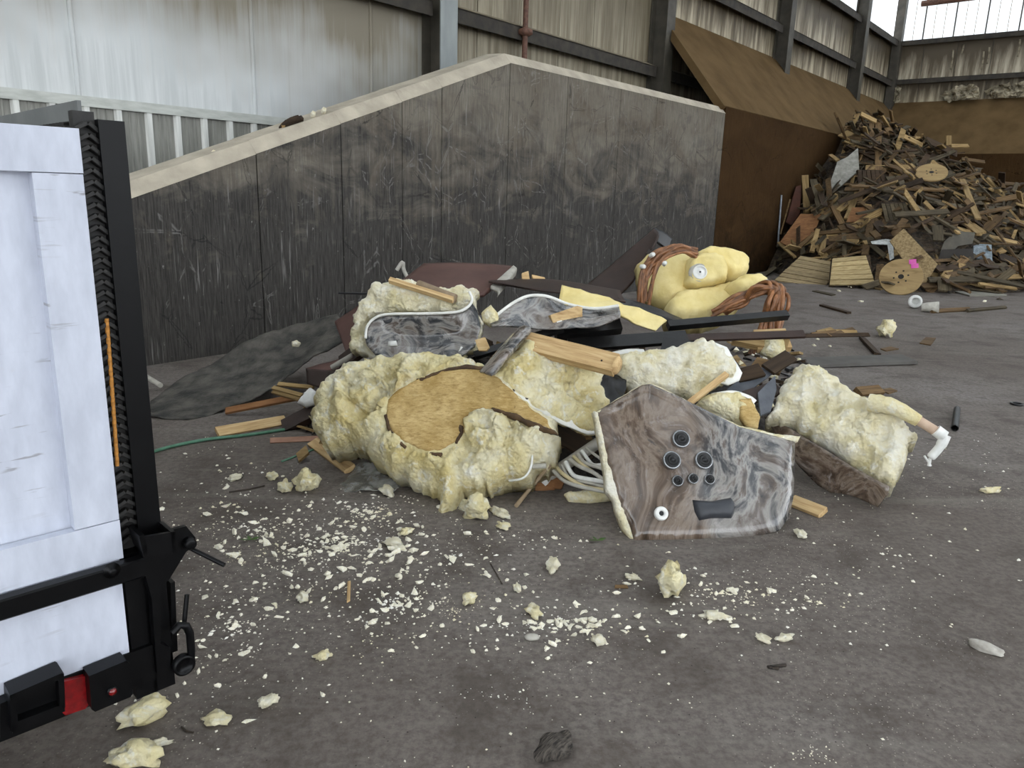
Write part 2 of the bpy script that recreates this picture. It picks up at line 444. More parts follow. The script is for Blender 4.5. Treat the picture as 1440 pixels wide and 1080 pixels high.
for a, b in zip(e3[:-1], e3[1:]):
    if a > 20: MB().box((a + .012, D - .01, 7.5), (b - .012, D, 9.4)).build('translucent_panel', TRANS, wu, M=WM)
MB().box((8.38, D - .02, 7.5), (20.2, D, 9.4)).build('liner_sheet', LINER_F, wu, M=WM)
def hcol(s, zb, ztop, m_f, m_b, name='column'):
    # an H column: inner flange, web, outer flange
    o = MB().box((s - .17, D - .42, zb), (s + .17, D - .40, ztop)).build(name, m_f, wu, M=WM)
    MB().box((s - .01, D - .40, zb), (s + .01, D - .06, ztop)).build('column_web', m_b, o, M=WM)
    MB().box((s - .17, D - .06, zb), (s + .17, D - .035, ztop)).build('column_flange', m_b, o, M=WM)
hcol(8.42, 0, 9.4, STEELB, STEEL); hcol(14.85, 0, 9.4, STEEL, STEEL); hcol(21.4, 4.2, 9.4, STEEL, STEEL); hcol(27.95, 4.2, 9.4, STEEL, STEEL)
MB().box((32.45, D - .35, 4.6), (32.75, D - .05, 9.4)).build('corner_column', STEEL, wu, M=WM)
def girt(s0, s1, z):
    o = MB().box((s0, D - .26, z - .20), (s1, D - .24, z)).build('girt', GIRTM, wu, M=WM)
    MB().box((s0, D - .26, z - .015), (s1, D - .03, z + .005)).build('girt_flange', GIRTM, o, M=WM)
    MB().prism([(s0, D - .27, z + .004), (s0, D - .035, z + .004), (s0, D - .035, z + .10), (s0, D - .2, z + .03)], (s1 - s0, 0, 0)).build('dust_ridge', GDUST, o, M=WM)
for a, b in ((-6, 8.25), (8.6, 14.68), (15.02, 21.2), (21.6, 27.8), (28.1, 32.45)):
    if a < 21: girt(a, b, 4.2)
    if a > 8.5: girt(a, b, 6.12); girt(a, b, 7.52)
# end wall, upper part
wv = struct(MB().box((SE + D + .02, -26, 3), (SE + D + .06, D + .3, 7.5)).build('wall_back_outer', STEEL, M=WM))
b = D
while b > -12:
    MB().box((SE + D - .02, b - 1.09, 4.6), (SE + D, b - .012, 6.14)).build('liner_sheet', LINER_L, wv, M=WM)
    MB().box((SE + D - .02, b - 1.09, 6.15), (SE + D, b - .012, 7.5)).build('liner_sheet', LINER_U, wv, M=WM); b -= 1.1
b = D
k = 0
while b > -12:
    MB().box((SE + D - .01, b - .325, 7.5), (SE + D, b - .012, 9.8)).build('translucent_panel', TRANS, wv, M=WM)
    else_ = MB().box((SE + D - .03, b - .332, 7.5), (SE + D - .005, b - .312, 9.8)).build('panel_joint', GDUST, wv, M=WM)
    if k % 3 == 2: MB().box((SE + D - .06, b - .35, 7.5), (SE + D - .01, b - .31, 9.8)).build('mullion', STEEL, wv, M=WM)
    b -= .333; k += 1
for z in (6.15, 7.5):
    o = MB().box((SE + D - .26, -26, z - .16), (SE + D - .24, D - .3, z)).build('girt', GIRTM, wv, M=WM)
    MB().box((SE + D - .26, -26, z - .015), (SE + D - .03, D - .3, z + .005)).build('girt_flange', GIRTM, o, M=WM)
# roof, open towards the yard behind the camera
ROOFM = simple('roof_sheet', '#6b675f', '#7d796f', 2, (1, 1, 1), .8, .1, 8)
cl = struct(MB().box((-14.0, -26, 9.95), (-13.7, D + .4, 10.2)).build('ceiling', ROOFM, M=WM))
x = -13.7
while x < SE + D:
    MB().box((x, -26, 9.8), (x + 1.3, D + .4, 9.9)).build('roof_sheet', ROOFM, cl, M=WM)
    MB().box((x + 1.3, -26, 9.84), (x + 2.6, D + .4, 9.86)).build('added_skylight', TRANS, cl, M=WM)  # translucent strip out of view, added to bring light from above
    x += 2.6
# ------------------------------------------------------------------ the trailer at the left
_ta = math.radians(45.31)
TU = Vector((math.sin(_ta), math.cos(_ta), 0)); TN = Vector((math.cos(_ta), -math.sin(_ta), 0))
TP0 = Vector((-.874, 1.55, 0))
TZ = Vector((0, 0, 1))
def tp(u, v, z): return TP0 + TU * u + TN * v + TZ * z
def tx(x, y, v=0): return onplane(x, y, TP0 + TN * v, TN)
TM = Matrix.Translation(TP0) @ Matrix(((TU.x, TN.x, 0, 0), (TU.y, TN.y, 0, 0), (0, 0, 1, 0), (0, 0, 0, 1)))
def tbox(mb, u, v, z): return mb.box((u[0], v[0], z[0]), (u[1], v[1], z[1]), TM)
def white_paint():
    t = NT('white_painted_plywood')
    g = t.noise(t.map((3, 3, 1)), 6, 5, .6)
    c = t.ramp(g, [(.35, '#b4b8c4'), (.65, '#c6cad6')])
    sc = t.noise(t.map((1.2, 1.2, 26)), 2.4, 4, .6, .3); pm = t.noise(t.coord, 3.2, 3)
    c = t.mix(t.math('MULTIPLY', t.ramp(sc, [(.64, 0.), (.7, .8)]), t.ramp(pm, [(.5, 0.), (.6, 1.)])), c, '#8f8c8e')
    st = t.noise(t.coord, 9, 4)
    c = t.mix(t.ramp(st, [(.68, 0.), (.8, .5)]), c, '#b7b09a')
    flat = t.map((0, 1, 1), src=t.map((1, 1, 1), (0, 0, math.radians(45.31))))
    vo = t.voro(flat, 13)
    c = t.mix(t.ramp(vo, [(.03, .9), (.05, 0.)]), c, '#4a4644')
    sc2 = t.noise(t.map((1, 5, 40), src=flat), 1.5, 4, .6, .4)
    c = t.mix(t.math('MULTIPLY', t.ramp(sc2, [(.62, 0.), (.68, .7)]), t.ramp(t.noise(flat, 5, 3), [(.48, 0.), (.6, 1.)])), c, '#807d80')
    return t.out(c, .55, t.noise(t.map((1, 1, .3)), 28, 5), .3, .004)
WHITE = white_paint()
BLACKP = simple('black_gloss_steel', '#030304', '#070708', 20, (1, 1, 1), .38, .12, 70, .002, spec=.22)
RUBBER = simple('black_rubber_tread', '#131210', '#24211e', 30, (1, 1, 1), .6, .3, 90, .003)
GREYP = simple('grey_side_sheet', '#5f6160', '#6c6e6c', 8, (1, 1, 1), .55, .1, 30)
ORANGE = simple('raw_orange_edge', '#9a6420', '#c98a3a', 40, (1, 1, 3), .6, .3, 80)
REDL = simple('red_reflector', '#6d0b0e', '#8f1216', 60, (1, 1, 1), .25, .3, 120, .002, 0, .4)
REDD = simple('red_marker_lens', '#5c0508', '#7d0a0d', 60, (1, 1, 1), .12, .05, 120, .001, 0, .6)
TR = thing('dump_trailer', 'white panelled dump trailer with black steel corner post, parked at the left', 'trailer', tp(-.9, -1.2, 0))
tbox(MB(), (-1.75, .013), (-.04, -.030), (.80, 1.69)).build('gate_panel', WHITE, TR)
tbox(MB(), (-1.75, .012), (-.032, 0), (1.614, 1.699)).build('top_rail', WHITE, TR)
tbox(MB(), (-.078, .011), (-.032, 0), (.871, 1.612)).build('stile', WHITE, TR)
tbox(MB(), (-1.75, -1.62), (-.032, 0), (.871, 1.612)).build('stile', WHITE, TR)
tbox(MB(), (-1.75, .011), (-.024, .002), (.777, .869)).build('bottom_rail', WHITE, TR)
tbox(MB(), (-1.75, .004), (-.03, -.004), (.536, .775)).build('lower_panel', WHITE, TR)
lb = MB().bar(tp(-1.8, .018, .753), tp(.045, .018, .753), .03, .046).build('latch_bar', BLACKP, TR)
MB().lathe(tx(157, 802, .033), TN, [(.018, 0), (.018, .003), (.009, .004), (.009, .011), (.004, .013), (0, .013)], 16).build('bolt', BLACKP, lb)
tbox(MB(), (.052, .102), (-.075, -.012), (.40, 1.72)).build('corner_post', BLACKP, TR)
tbox(MB(), (.012, .06), (-.06, -.012), (.40, .775)).build('lower_post', BLACKP, TR)
# the rubber tread strip behind the gate edge
ts = tbox(MB(), (.012, .052), (-.06, -.034), (.78, 1.735)).build('tread_strip', RUBBER, TR)
z = .80
k = 0
while z < 1.71:
    m = MB()
    m.bar(tp(.013, -.026, z), tp(.034, -.023, z + .012), .016, .009, TZ)
    m.bar(tp(.034, -.023, z + .012), tp(.052, -.027, z - .002), .016, .009, TZ)
    m.build('tread_block', RUBBER, ts); z += .0225; k += 1
st = MB().tube([tx(150, 448, -.018), tx(157, 540, -.018), tx(165, 655, -.018)], .0045, 6).build('edge_strip', ORANGE, TR)
# side wall running away from the corner, with tread along its top
tbox(MB(), (.03, .038), (-3.0, -.06), (.55, 1.757)).build('side_panel', GREYP, TR)
t2 = tbox(MB(), (.004, .03), (-.5, -.06), (1.66, 1.706)).build('top_tread_strip', RUBBER, TR)
for k in range(18):
    a = -.075 - k * .024
    MB().bar(tp(.002, a, 1.706), tp(.030, a - .014, 1.712), .012, .014).build('tread_block', RUBBER, t2)
tbox(MB(), (-1.80, -1.79), (-3.0, -.06), (.55, 1.757)).build('side_panel', GREYP, TR)
tbox(MB(), (-1.78, .03), (-3.0, -2.96), (.55, 1.757)).build('front_panel', GREYP, TR)
tbox(MB(), (-1.78, .03), (-3.0, -.04), (.50, .55)).build('bed', BLACKP, TR)
for u in (-1.95, .14):
    MB().lathe(tp(u - .1, -1.75, .33), TU, [(.19, 0), (.31, .01), (.33, .04), (.33, .16), (.31, .19), (.19, .2)], 28).build('wheel', RUBBER, TR)
MB().bar(tp(-1.95, -1.75, .33), tp(.14, -1.75, .33), .06, .06).build('axle', BLACKP, TR)
tbox(MB(), (-1.9, .2), (-2.2, -1.3), (.40, .50)).build('axle_frame', BLACKP, TR)
# bumper beam with pocket, reflector and marker lamp
bp = tbox(MB(), (-1.8, .055), (-.07, .0), (.44, .535)).build('bumper', BLACKP, TR)
def tpoly(px, v0, v1): return MB().prism([tx(x, y, v1) for x, y in px], TN * (v0 - v1))
m = MB()
for px in ([(14, 978), (88, 946), (90, 953), (15, 986)], [(14, 978), (22, 975), (26, 1025), (16, 1030)], [(82, 950), (90, 947), (92, 995), (84, 998)], [(16, 1018), (90, 990), (92, 1000), (18, 1032)]):
    m.add(*(lambda q: (q.v, q.f))(tpoly(px, .0, .055)))
m.add(*(lambda q: (q.v, q.f))(tpoly([(16, 985), (88, 953), (90, 992), (18, 1022)], .0, .03)))
m.build('stake_pocket', BLACKP, bp)
tpoly([(0, 990), (14, 984), (16, 1030), (0, 1038)], 0, .03).build('bumper_bracket', BLACKP, bp)
tpoly([(85, 960), (120, 951), (124, 956), (124, 992), (120, 997), (92, 1006), (87, 1002)], .0, .012).build('reflector', REDL, TR)
lx = tpoly([(125, 951), (178, 929), (183, 934), (187, 975), (184, 980), (134, 1001), (129, 998)], .0, .045).build('lamp_box', BLACKP, bp)
lc = tx(158, 972, .047)
MB().lathe(lc, TN, [(.0115, -.004), (.0115, .003), (.009, .004)], 20).build('lamp_ring', BLACKP, lx)
MB().lathe(lc, TN, [(.009, 0), (.0085, .005), (.005, .008), (0, .009)], 20).build('lamp_lens', REDD, lx)
# the hinge bracket with its square socket, pin and lower loop
br = tpoly([(197, 765), (243, 760), (243, 800), (226, 828), (226, 905), (240, 912), (240, 945), (228, 951), (221, 946), (213, 840), (206, 815)], -.015, .012).build('hinge_bracket', BLACKP, TR)
m = MB()
for px, v0, v1 in (([(196, 752), (250, 743), (262, 752), (208, 765)], .012, .02), ([(196, 754), (203, 752), (208, 778), (203, 780)], -.012, .06), ([(240, 748), (246, 747), (249, 776), (243, 778)], -.012, .06), ([(196, 756), (246, 748), (248, 776), (202, 784)], .052, .06)):
    if v1 > .02: m.add(*(lambda q: (q.v, q.f))(tpoly(px, v0, v1)))
m.build('socket', BLACKP, br)
tpoly([(243, 745), (262, 740), (275, 756), (274, 768), (262, 776), (238, 815), (228, 824), (226, 800)], -.006, .006).build('gusset', BLACKP, br)
pn = MB().tube([tx(262, 768, .0), tx(316, 795, .075)], .0055, 8)
pn.build('pin', BLACKP, br)
MB().lathe(tx(264, 762, .006), TN, [(.014, 0), (.014, .02), (.008, .022), (0, .022)], 16).build('pin_collar', BLACKP, br)
lp = MB()
lpath = [(243, 890), (252, 879), (262, 880), (267, 890), (269, 915), (268, 930)]
lp.tube([tx(x, y, .02) for x, y in lpath], .010, 8)
lp.build('lower_loop', BLACKP, br)
MB().lathe(tx(256, 932, .012), TN, [(.026, 0), (.026, .018), (.019, .02), (.019, .016), (0, .016)], 20).build('eye_boss', BLACKP, br)
MB().tube([tx(263, 836, -.01), tx(259, 878, .0)], .006, 8).build('drop_rod', BLACKP, br)
tpoly([(240, 820), (246, 818), (250, 915), (242, 918)], -.05, -.02).build('rear_leaf', BLACKP, br)
# ------------------------------------------------------------------ the wood pile in the far corner
WD_PALE = wood('pale_lumber', '#7a613c', '#a2875a', '#bb9f70', rnd_amt=.35)
WD_TAN = wood('tan_lumber', '#4e3b24', '#6f5739', '#866c48', rnd_amt=.5)
WD_GREY = wood('weathered_lumber', '#3b3325', '#574c39', '#6b604b', rnd_amt=.5)
WD_BROWN = wood('brown_lumber', '#2a1f15', '#3f3021', '#52402d', rnd_amt=.5)
WD_ORANGE = wood('orange_board', '#5f4026', '#7d5635', '#8f6844', rnd_amt=.15)
WD_FRESH = wood('fresh_pine', '#a5845a', '#c9a979', '#dac093', (2.5, 30, 30), rnd_amt=.12)
OSB = simple('chip_board', '#6a5636', '#95805a', 25, (1, 1, 1), .85, .3, 60, detail=6)
MOUNDM = simple('dark_wood_rubble', '#191410', '#4a3c2a', 7, (1, 1, 3), .95, .8, 12, .1, detail=8)
METAL = simple('dull_sheet_metal', '#6d7378', '#8b9196', 10, (1, 1, 1), .45, .2, 20, metal=.4)
FILM = simple('milky_plastic_film', '#6f6c62', '#918e84', 10, (1, 1, 1), .35, .6, 18, .02)
BLACKHOLE = simple('dark_bore', '#14100c', '#1d1812', 10)
PINK = simple('pink_tag', '#c54f9a', '#d767ab', 10)
APEX = (22.5, -.2)
def foot(ds, do):
    ph = math.degrees(math.atan2(-do, -ds))
    if ph < -90: ph += 360
    xs = (-90, 0, 26, 58, 90, 180, 270); ys = (5.0, 5.0, 7.4, 6.2, 6.7, 7.6, 5.0)
    return float(np.interp(ph, xs, ys))
def pz(s, o, rough=True):
    ds, do = s - APEX[0], o - APEX[1]
    d = math.hypot(ds, do)
    q = d / foot(ds, do)
    z = 3.8 * max(0, 1 - q) ** .92 if q < 1 else 0
    if rough and z > 0: z += .35 * fbm((s, o, 3.3), .9) * min(1, z)
    return max(z, 0)
def pile_hit(x, y):
    d = ray(x, y); t = 10.0
    while t < 40:
        p = CAM + d * t; s = p.dot(E1); o = p.dot(E2) - WT
        if p.z <= pz(s, o) or o > -.12 and p.z < 3.4: return p
        t += .05
    return at(x, y, 20.5) if y < 330 else None
m = MB(); N1, N2 = 70, 60; V = []
for i in range(N1):
    for j in range(N2):
        s = 14.8 + i * .19; o = -7.6 + j * .128
        if o > -.03: o = -.03
        V.append(wl(s, o, pz(s, o) - .06 + .10 * fbm((s * 3, o * 3, 0), 1.0)))
m.add(V, [(i * N2 + j, (i + 1) * N2 + j, (i + 1) * N2 + j + 1, i * N2 + j + 1) for i in range(N1 - 1) for j in range(N2 - 1)])
mo = m.build('wood_rubble', MOUNDM); tag(mo, 'dark broken wood rubble filling the heap under the boards', 'rubble', kind='stuff')

def board_mesh(L, w, h, rag=.0, seed=0):
    r = random.Random(seed); c = min(w, h) * .08
    V = []; 
    for e, x in ((-1, -L / 2), (1, L / 2)):
        j = [r.uniform(-rag, rag) for _ in range(4)]
        V += [(x + j[0], -w / 2, -h / 2), (x + j[1], w / 2, -h / 2), (x + j[1] + j[2] * .3, w / 2, h / 2), (x + j[0] + j[2] * .3, -w / 2, h / 2)]
    return V, [(0, 1, 2, 3), (7, 6, 5, 4), (0, 4, 5, 1), (1, 5, 6, 2), (2, 6, 7, 3), (3, 7, 4, 0)]
def frame(x, up):
    x = x.normalized(); y = Vector(up).cross(x)
    if y.length < 1e-3: y = Vector((1, .3, 0)).cross(x)
    y.normalize(); z = x.cross(y)
    return Matrix(((x.x, y.x, z.x, 0), (x.y, y.y, z.y, 0), (x.z, y.z, z.z, 0), (0, 0, 0, 1)))
def board(name, a, b, w, h, mat, up=(0, 0, 1), parent=None, rag=.012, seed=None):
    a, b = Vector(a), Vector(b)
    V, Fc = board_mesh((b - a).length, w, h, rag, rnd.random() if seed is None else seed)
    me = bpy.data.meshes.new(name); me.from_pydata([Vector(v) for v in V], [], Fc); me.materials.append(mat)
    o = bpy.data.objects.new(name, me); COL.objects.link(o)
    M = Matrix.Translation((a + b) / 2) @ frame(b - a, up)
    if parent is not None:
        o.parent = parent; M = Matrix.Translation(-WLOC[parent.name]) @ M
        o.matrix_local = M
    else: o.matrix_world = M
    WLOC[o.name] = (a + b) / 2
    return o
def slab(px, p, n, th, back=None):
    """a flat sheet with a traced outline standing on the plane (p, n), th thick"""
    n = Vector(n).normalized()
    return MB().prism([onplane(x, y, p, n) for x, y in px], n * -th)
def cp(x, y): return (1060 + x * .2686, 140 + y * .2686)
def cps(L): return [cp(*q) for q in L]
TOCAM = (-E1 * .8 - E2 * .35 + Vector((0, 0, .75))).normalized()

BM = {'p': WD_PALE, 't': WD_TAN, 'g': WD_GREY, 'b': WD_BROWN}
EXC = [(1092, 300, 1158, 350), (1163, 205, 1210, 275), (1250, 320, 1320, 405), (1090, 358, 1188, 406), (1166, 358, 1232, 402), (1238, 284, 1284, 314), (1205, 238, 1250, 264), (1290, 232, 1332, 254), (1236, 362, 1300, 418), (1368, 342, 1398, 372), (1190, 290, 1224, 312), (1315, 322, 1375, 370)]
def project(p):
    v = p - CAM; z = v.dot(FW); return 720 + FPX * v.dot(RT) / z, 540 - FPX * v.dot(UP) / z
def hero_board(c0, c1, w, k, h=.04, lift=.12, name='loose_board', label=None):
    a, b = pile_hit(*cp(*c0)), pile_hit(*cp(*c1))
    if a is None and b is None: return
    mid = a or b
    if a is None or abs((a - b).length) > 4: a = at(*cp(*c0), (b or a).y)
    if b is None or abs((a - b).length) > 4: b = at(*cp(*c1), a.y)
    off = (CAM - mid).normalized() * lift * 1.6
    o = board(name, a + off, b + off, w, h, BM[k], TOCAM)
    if label: tag(o, label, 'board')
    else: board_tag(o, k, (a - b).length, (a + b) / 2)
def zone(p):
    x, y = project(p)
    h = 'top' if y < 225 else 'upper slope' if y < 275 else 'lower slope' if y < 340 else 'foot'
    return h + (' left of the wrapped panel line' if x < 1175 else ' above the big spool end' if x < 1290 and y < 340 else ' beside the big spool end' if x < 1290 else ' right of the spool ends')
KN = {'p': 'pale', 't': 'tan', 'g': 'grey weathered', 'b': 'dark brown'}
def board_tag(o, k, L, p):
    sz = 'short' if L < .8 else 'long' if L > 1.4 else 'mid-length'; z = zone(p)
    tag(o, '%s %s board on the pile %s' % (sz, KN[k], z), 'board', '%s %s boards, pile %s' % (sz, KN[k], z))
NB = 0
for c0, c1, w, k, lb in [
    ((652, 120), (652, 370), .15, 't', 'long tan plank standing upright near the top of the wood pile'),
    ((617, 120), (617, 205), .12, 't', 'short tan plank upright beside the long one at the pile top'),
    ((268, 395), (277, 590), .15, 'p', 'pale post standing upright at the left flank of the wood pile'),
    ((440, 500), (330, 608), .15, 'p', 'pale board jutting up beside the orange corrugated board'),
    ((556, 455), (487, 625), .13, 'p', 'pale plank leaning steeply left of the dark slatted pallet'), ((550, 490), (445, 580), .12, 'p', None),
    ((682, 578), (520, 668), .16, 'p', 'pale plank rising across the foot of the slatted pallet'),
    ((415, 560), (462, 652), .13, 't', None), ((865, 243), (775, 335), .15, 't', 'tan plank tilted left of the upper spool end'),
    ((945, 290), (865, 352), .12, 'b', None), ((925, 325), (1085, 462), .17, 'p', 'wide pale plank running down behind the upper spool end'),
    ((1090, 420), (1172, 622), .13, 'p', 'long pale plank sliding down the right side of the wood pile'),
    ((1035, 243), (1122, 243), .10, 'p', None), ((1020, 188), (1020, 240), .13, 'p', 'short pale stub sticking up on the pile skyline'),
    ((1170, 570), (1362, 573), .12, 'g', 'grey plank poking out of the right side of the pile'),
    ((560, 492), (757, 440), .12, 'g', None), ((1090, 312), (1207, 328), .10, 't', None), ((1085, 352), (1217, 377), .10, 't', None),
    ((1130, 405), (1222, 432), .10, 'p', None), ((1240, 470), (1307, 457), .10, 'p', None), ((335, 680), (305, 795), .10, 'p', None),
    ((372, 725), (352, 808), .11, 'p', None), ((420, 682), (645, 735), .15, 'g', 'long weathered plank lying under the pale planks'),
    ((870, 560), (1042, 658), .14, 't', None), ((710, 298), (837, 412), .06, 'p', None), ((800, 488), (930, 605), .12, 'b', None),
    ((955, 888), (1238, 850), .16, 'b', 'dark beam lying along the right foot of the pile'), ((915, 945), (1225, 940), .12, 'g', None),
    ((640, 640), (700, 720), .2, 'b', None), ((560, 660), (430, 690), .10, 'p', None), ((620, 690), (650, 720), .14, 't', None),
    ((400, 740), (540, 745), .12, 'p', None), ((380, 720), (460, 715), .12, 'p', None), ((1300, 930), (1410, 925), .10, 'p', None),
    ((1180, 965), (1370, 990), .06, 'p', None), ((1210, 985), (1400, 985), .05, 't', None), ((985, 950), (990, 1000), .16, 'g', None),
    ((560, 75), (640, 115), .12, 'p', None), ((430, 80), (480, 200), .2, 't', None), ((480, 130), (600, 112), .08, 'g', None),
    ((500, 185), (600, 215), .28, 't', 'broad split tan plank at the top left of the pile'), ((470, 175), (530, 200), .34, 'p', None), ((700, 150), (760, 250), .16, 't', None),
    ((780, 190), (880, 240), .14, 'p', None), ((810, 200), (860, 200), .12, 'p', None), ((900, 210), (1060, 285), .2, 'b', 'broad dark plank lying along the pile skyline'),
    ((400, 290), (440, 320), .1, 'p', None), ((840, 470), (1035, 470), .08, 't', None), ((1110, 640), (1190, 700), .2, 'p', None),
    ((960, 660), (965, 740), .2, 'g', None), ((985, 700), (1035, 710), .05, 'g', None), ((130, 750), (215, 825), .07, 'p', None),
    ((230, 780), (320, 700), .08, 't', None), ((40, 930), (112, 880), .1, 'g', None), ((310, 420), (345, 560), .16, 'g', None), ((330, 440), (370, 555), .14, 'b', None),
    ((1280, 820), (1400, 860), .2, 'b', None), ((1300, 700), (1400, 780), .1, 'b', None), ((1280, 800), (1310, 790), .1, 'p', None)]:
    hero_board(c0, c1, w, k, label=lb, lift=rnd.uniform(.16, .26)); NB += 1
# the other boards, strewn over the slope
protos = {}
for k in 'ptgb':
    for i, (L, w, h) in enumerate(((.7, .14, .03), (1.1, .09, .04), (1.5, .14, .03), (2.0, .09, .04), (1.2, .19, .025), (.5, .09, .04))):
        V, Fc = board_mesh(L, w, h, .03, i + ord(k)); me = bpy.data.meshes.new('loose_board'); me.from_pydata([Vector(v) for v in V], [], Fc); me.materials.append(BM[k]); protos[k, i] = me
def strew():
    while True:
        s = rnd.uniform(15.4, 24.5); o = rnd.uniform(-6.8, -.15)
        z = pz(s, o)
        if z <= 0 or (z < .12 and rnd.random() > .4): continue
        px, py = project(wl(s, o, z))
        if px > 1500: continue
        if any(a < px < c and b < py < d for a, b, c, d in EXC) and rnd.random() < .93: continue
        if o > -.6 and z < 3.3 and rnd.random() < .5: continue
        break
    e = .25
    gx = (pz(s + e, o, False) - pz(s - e, o, False)) / (2 * e); gy = (pz(s, o + e, False) - pz(s, o - e, False)) / (2 * e)
    nrm = (-E1 * gx - E2 * gy + Vector((0, 0, 1))).normalized()
    nrm = (nrm + Vector((rnd.gauss(0, .32), rnd.gauss(0, .32), rnd.gauss(0, .2)))).normalized()
    an = rnd.gauss(.3, .9)
    d = (E1 * .75 + Vector((1, 0, 0)) * math.cos(an) + Vector((0, 1, 0)) * math.sin(an))
    if rnd.random() < .5: d = Vector((math.cos(an * 2), math.sin(an * 2), 0))
    d = (d - nrm * d.dot(nrm)).normalized()
    p = wl(s, o, z) + nrm * rnd.uniform(-.02, .16)
    for q in (p + d * .9, p - d * .9):
        if q.dot(E2) - WT > -.06:
            d = (E1 * .9 * (1 if rnd.random() < .5 else -1) + Vector((0, 0, rnd.uniform(-.5, .6)))).normalized(); nrm = (nrm - d * nrm.dot(d)).normalized(); p = p - E2 * max(0, p.dot(E2) - WT + .2); break
    return p, d, nrm
KEYS = 'pttttggggbb'
for i in range(300 - NB):
    p, d, n = strew(); k = rnd.choice(KEYS)
    bi = rnd.randrange(6); o = bpy.data.objects.new('loose_board', protos[k, bi]); COL.objects.link(o)
    o.matrix_world = Matrix.Translation(p) @ frame(d, n); WLOC[o.name] = p
    board_tag(o, k, (.7, 1.1, 1.5, 2.0, 1.2, .5)[bi], p)
for k, nm in (('p', 'pale'), ('t', 'tan'), ('g', 'grey'), ('b', 'brown')):
    m = MB()
    for i in range({'p': 160, 't': 420, 'g': 420, 'b': 260}[k]):
        p, d, n = strew(); V, Fc = board_mesh(rnd.uniform(.25, 1.3), rnd.uniform(.04, .15), rnd.uniform(.015, .04), .04, i)
        Mx = Matrix.Translation(p - n * .05) @ frame(d, n); m.add([Mx @ Vector(v) for v in V], Fc)
    tag(m.build('wood_scraps', BM[k]), nm + ' splintered wood scraps spread through the wood pile', 'wood scraps', kind='stuff')
# flat pieces traced at their places
def pslab(name, pts, th, mat, label, cat, n=TOCAM, lift=.18, parent=None):
    P = cps(pts); c = (sum(q[0] for q in P) / len(P), sum(q[1] for q in P) / len(P))
    h = pile_hit(*c) or ground(*c); p = h + (CAM - h).normalized() * lift
    o = slab(P, p, n, th).build(name, mat); tag(o, label, cat); return o, p
pslab('corrugated_board', [(245, 598), (357, 600), (318, 690), (205, 777), (138, 745)], .03, WD_ORANGE, 'orange brown corrugated board on the lower left of the wood pile', 'board')
pslab('door_panel', [(222, 455), (250, 447), (240, 600), (196, 660), (170, 640)], .03, simple('red_brown_panel', '#3a1d10', '#4c2817', 5), 'red brown panel leaning behind the orange corrugated board', 'panel', n=(-E1 * .5 - E2 * .8 + Vector((0, 0, .3))))
pslab('wrapped_panel', [(546, 252), (552, 368), (470, 440), (405, 492), (393, 455), (438, 325), (490, 300)], .05, FILM, 'grey plastic-wrapped panel leaning in the upper left of the pile', 'panel', lift=.3)
pslab('chip_board_sheet', [(785, 675), (963, 862), (885, 985), (712, 740)], .02, OSB, 'tan chip board sheet leaning behind the big spool end', 'panel', lift=.45)
pslab('plywood_offcut', [(485, 640), (515, 565), (608, 562), (605, 600), (560, 640)], .02, WD_ORANGE, 'orange plywood offcut among pale planks left of the pallet', 'panel', lift=.25)
pslab('roof_sheet_scrap', [(1060, 690), (1160, 695), (1145, 755), (1070, 765), (1030, 810), (975, 800), (1000, 740)], .01, simple('grey_felt', '#4a463e', '#5d584d', 6), 'grey roofing felt scrap on the right of the pile', 'scrap', lift=.3)
pslab('plastic_bag', [(1150, 765), (1180, 755), (1245, 760), (1250, 850), (1235, 862), (1150, 820)], .08, simple('blue_grey_film', '#5f6a70', '#88939a', 14, (1, 1, 1), .3, .9, 15, .03), 'crumpled blue grey plastic bag on the right of the pile', 'bag', lift=.3)
pslab('laminate_sheet', [(985, 785), (1145, 780), (1155, 835), (960, 850)], .2, simple('dark_laminate', '#1f1a16', '#2e2822', 5), 'dark laminate cabinet side near the foot of the pile', 'panel', lift=.25)
pslab('film_scrap', [(612, 742), (690, 730), (728, 735), (735, 830), (712, 842), (700, 760), (620, 755)], .01, simple('clear_film', '#9a9c98', '#c9cbc8', 14, (1, 1, 1), .25, .9, 25, .02), 'clear plastic film scrap above the big spool end', 'film', lift=.3)
gs = slab(cps([(1040, 1000), (1230, 995), (1325, 1022), (1130, 1024)]), (0, 0, .03), (0, 0, 1), .025).build('grey_sheet', simple('pale_grey_board', '#6d6a60', '#7e7b70', 4)); tag(gs, 'pale grey sheet lying flat at the right foot of the pile', 'panel')
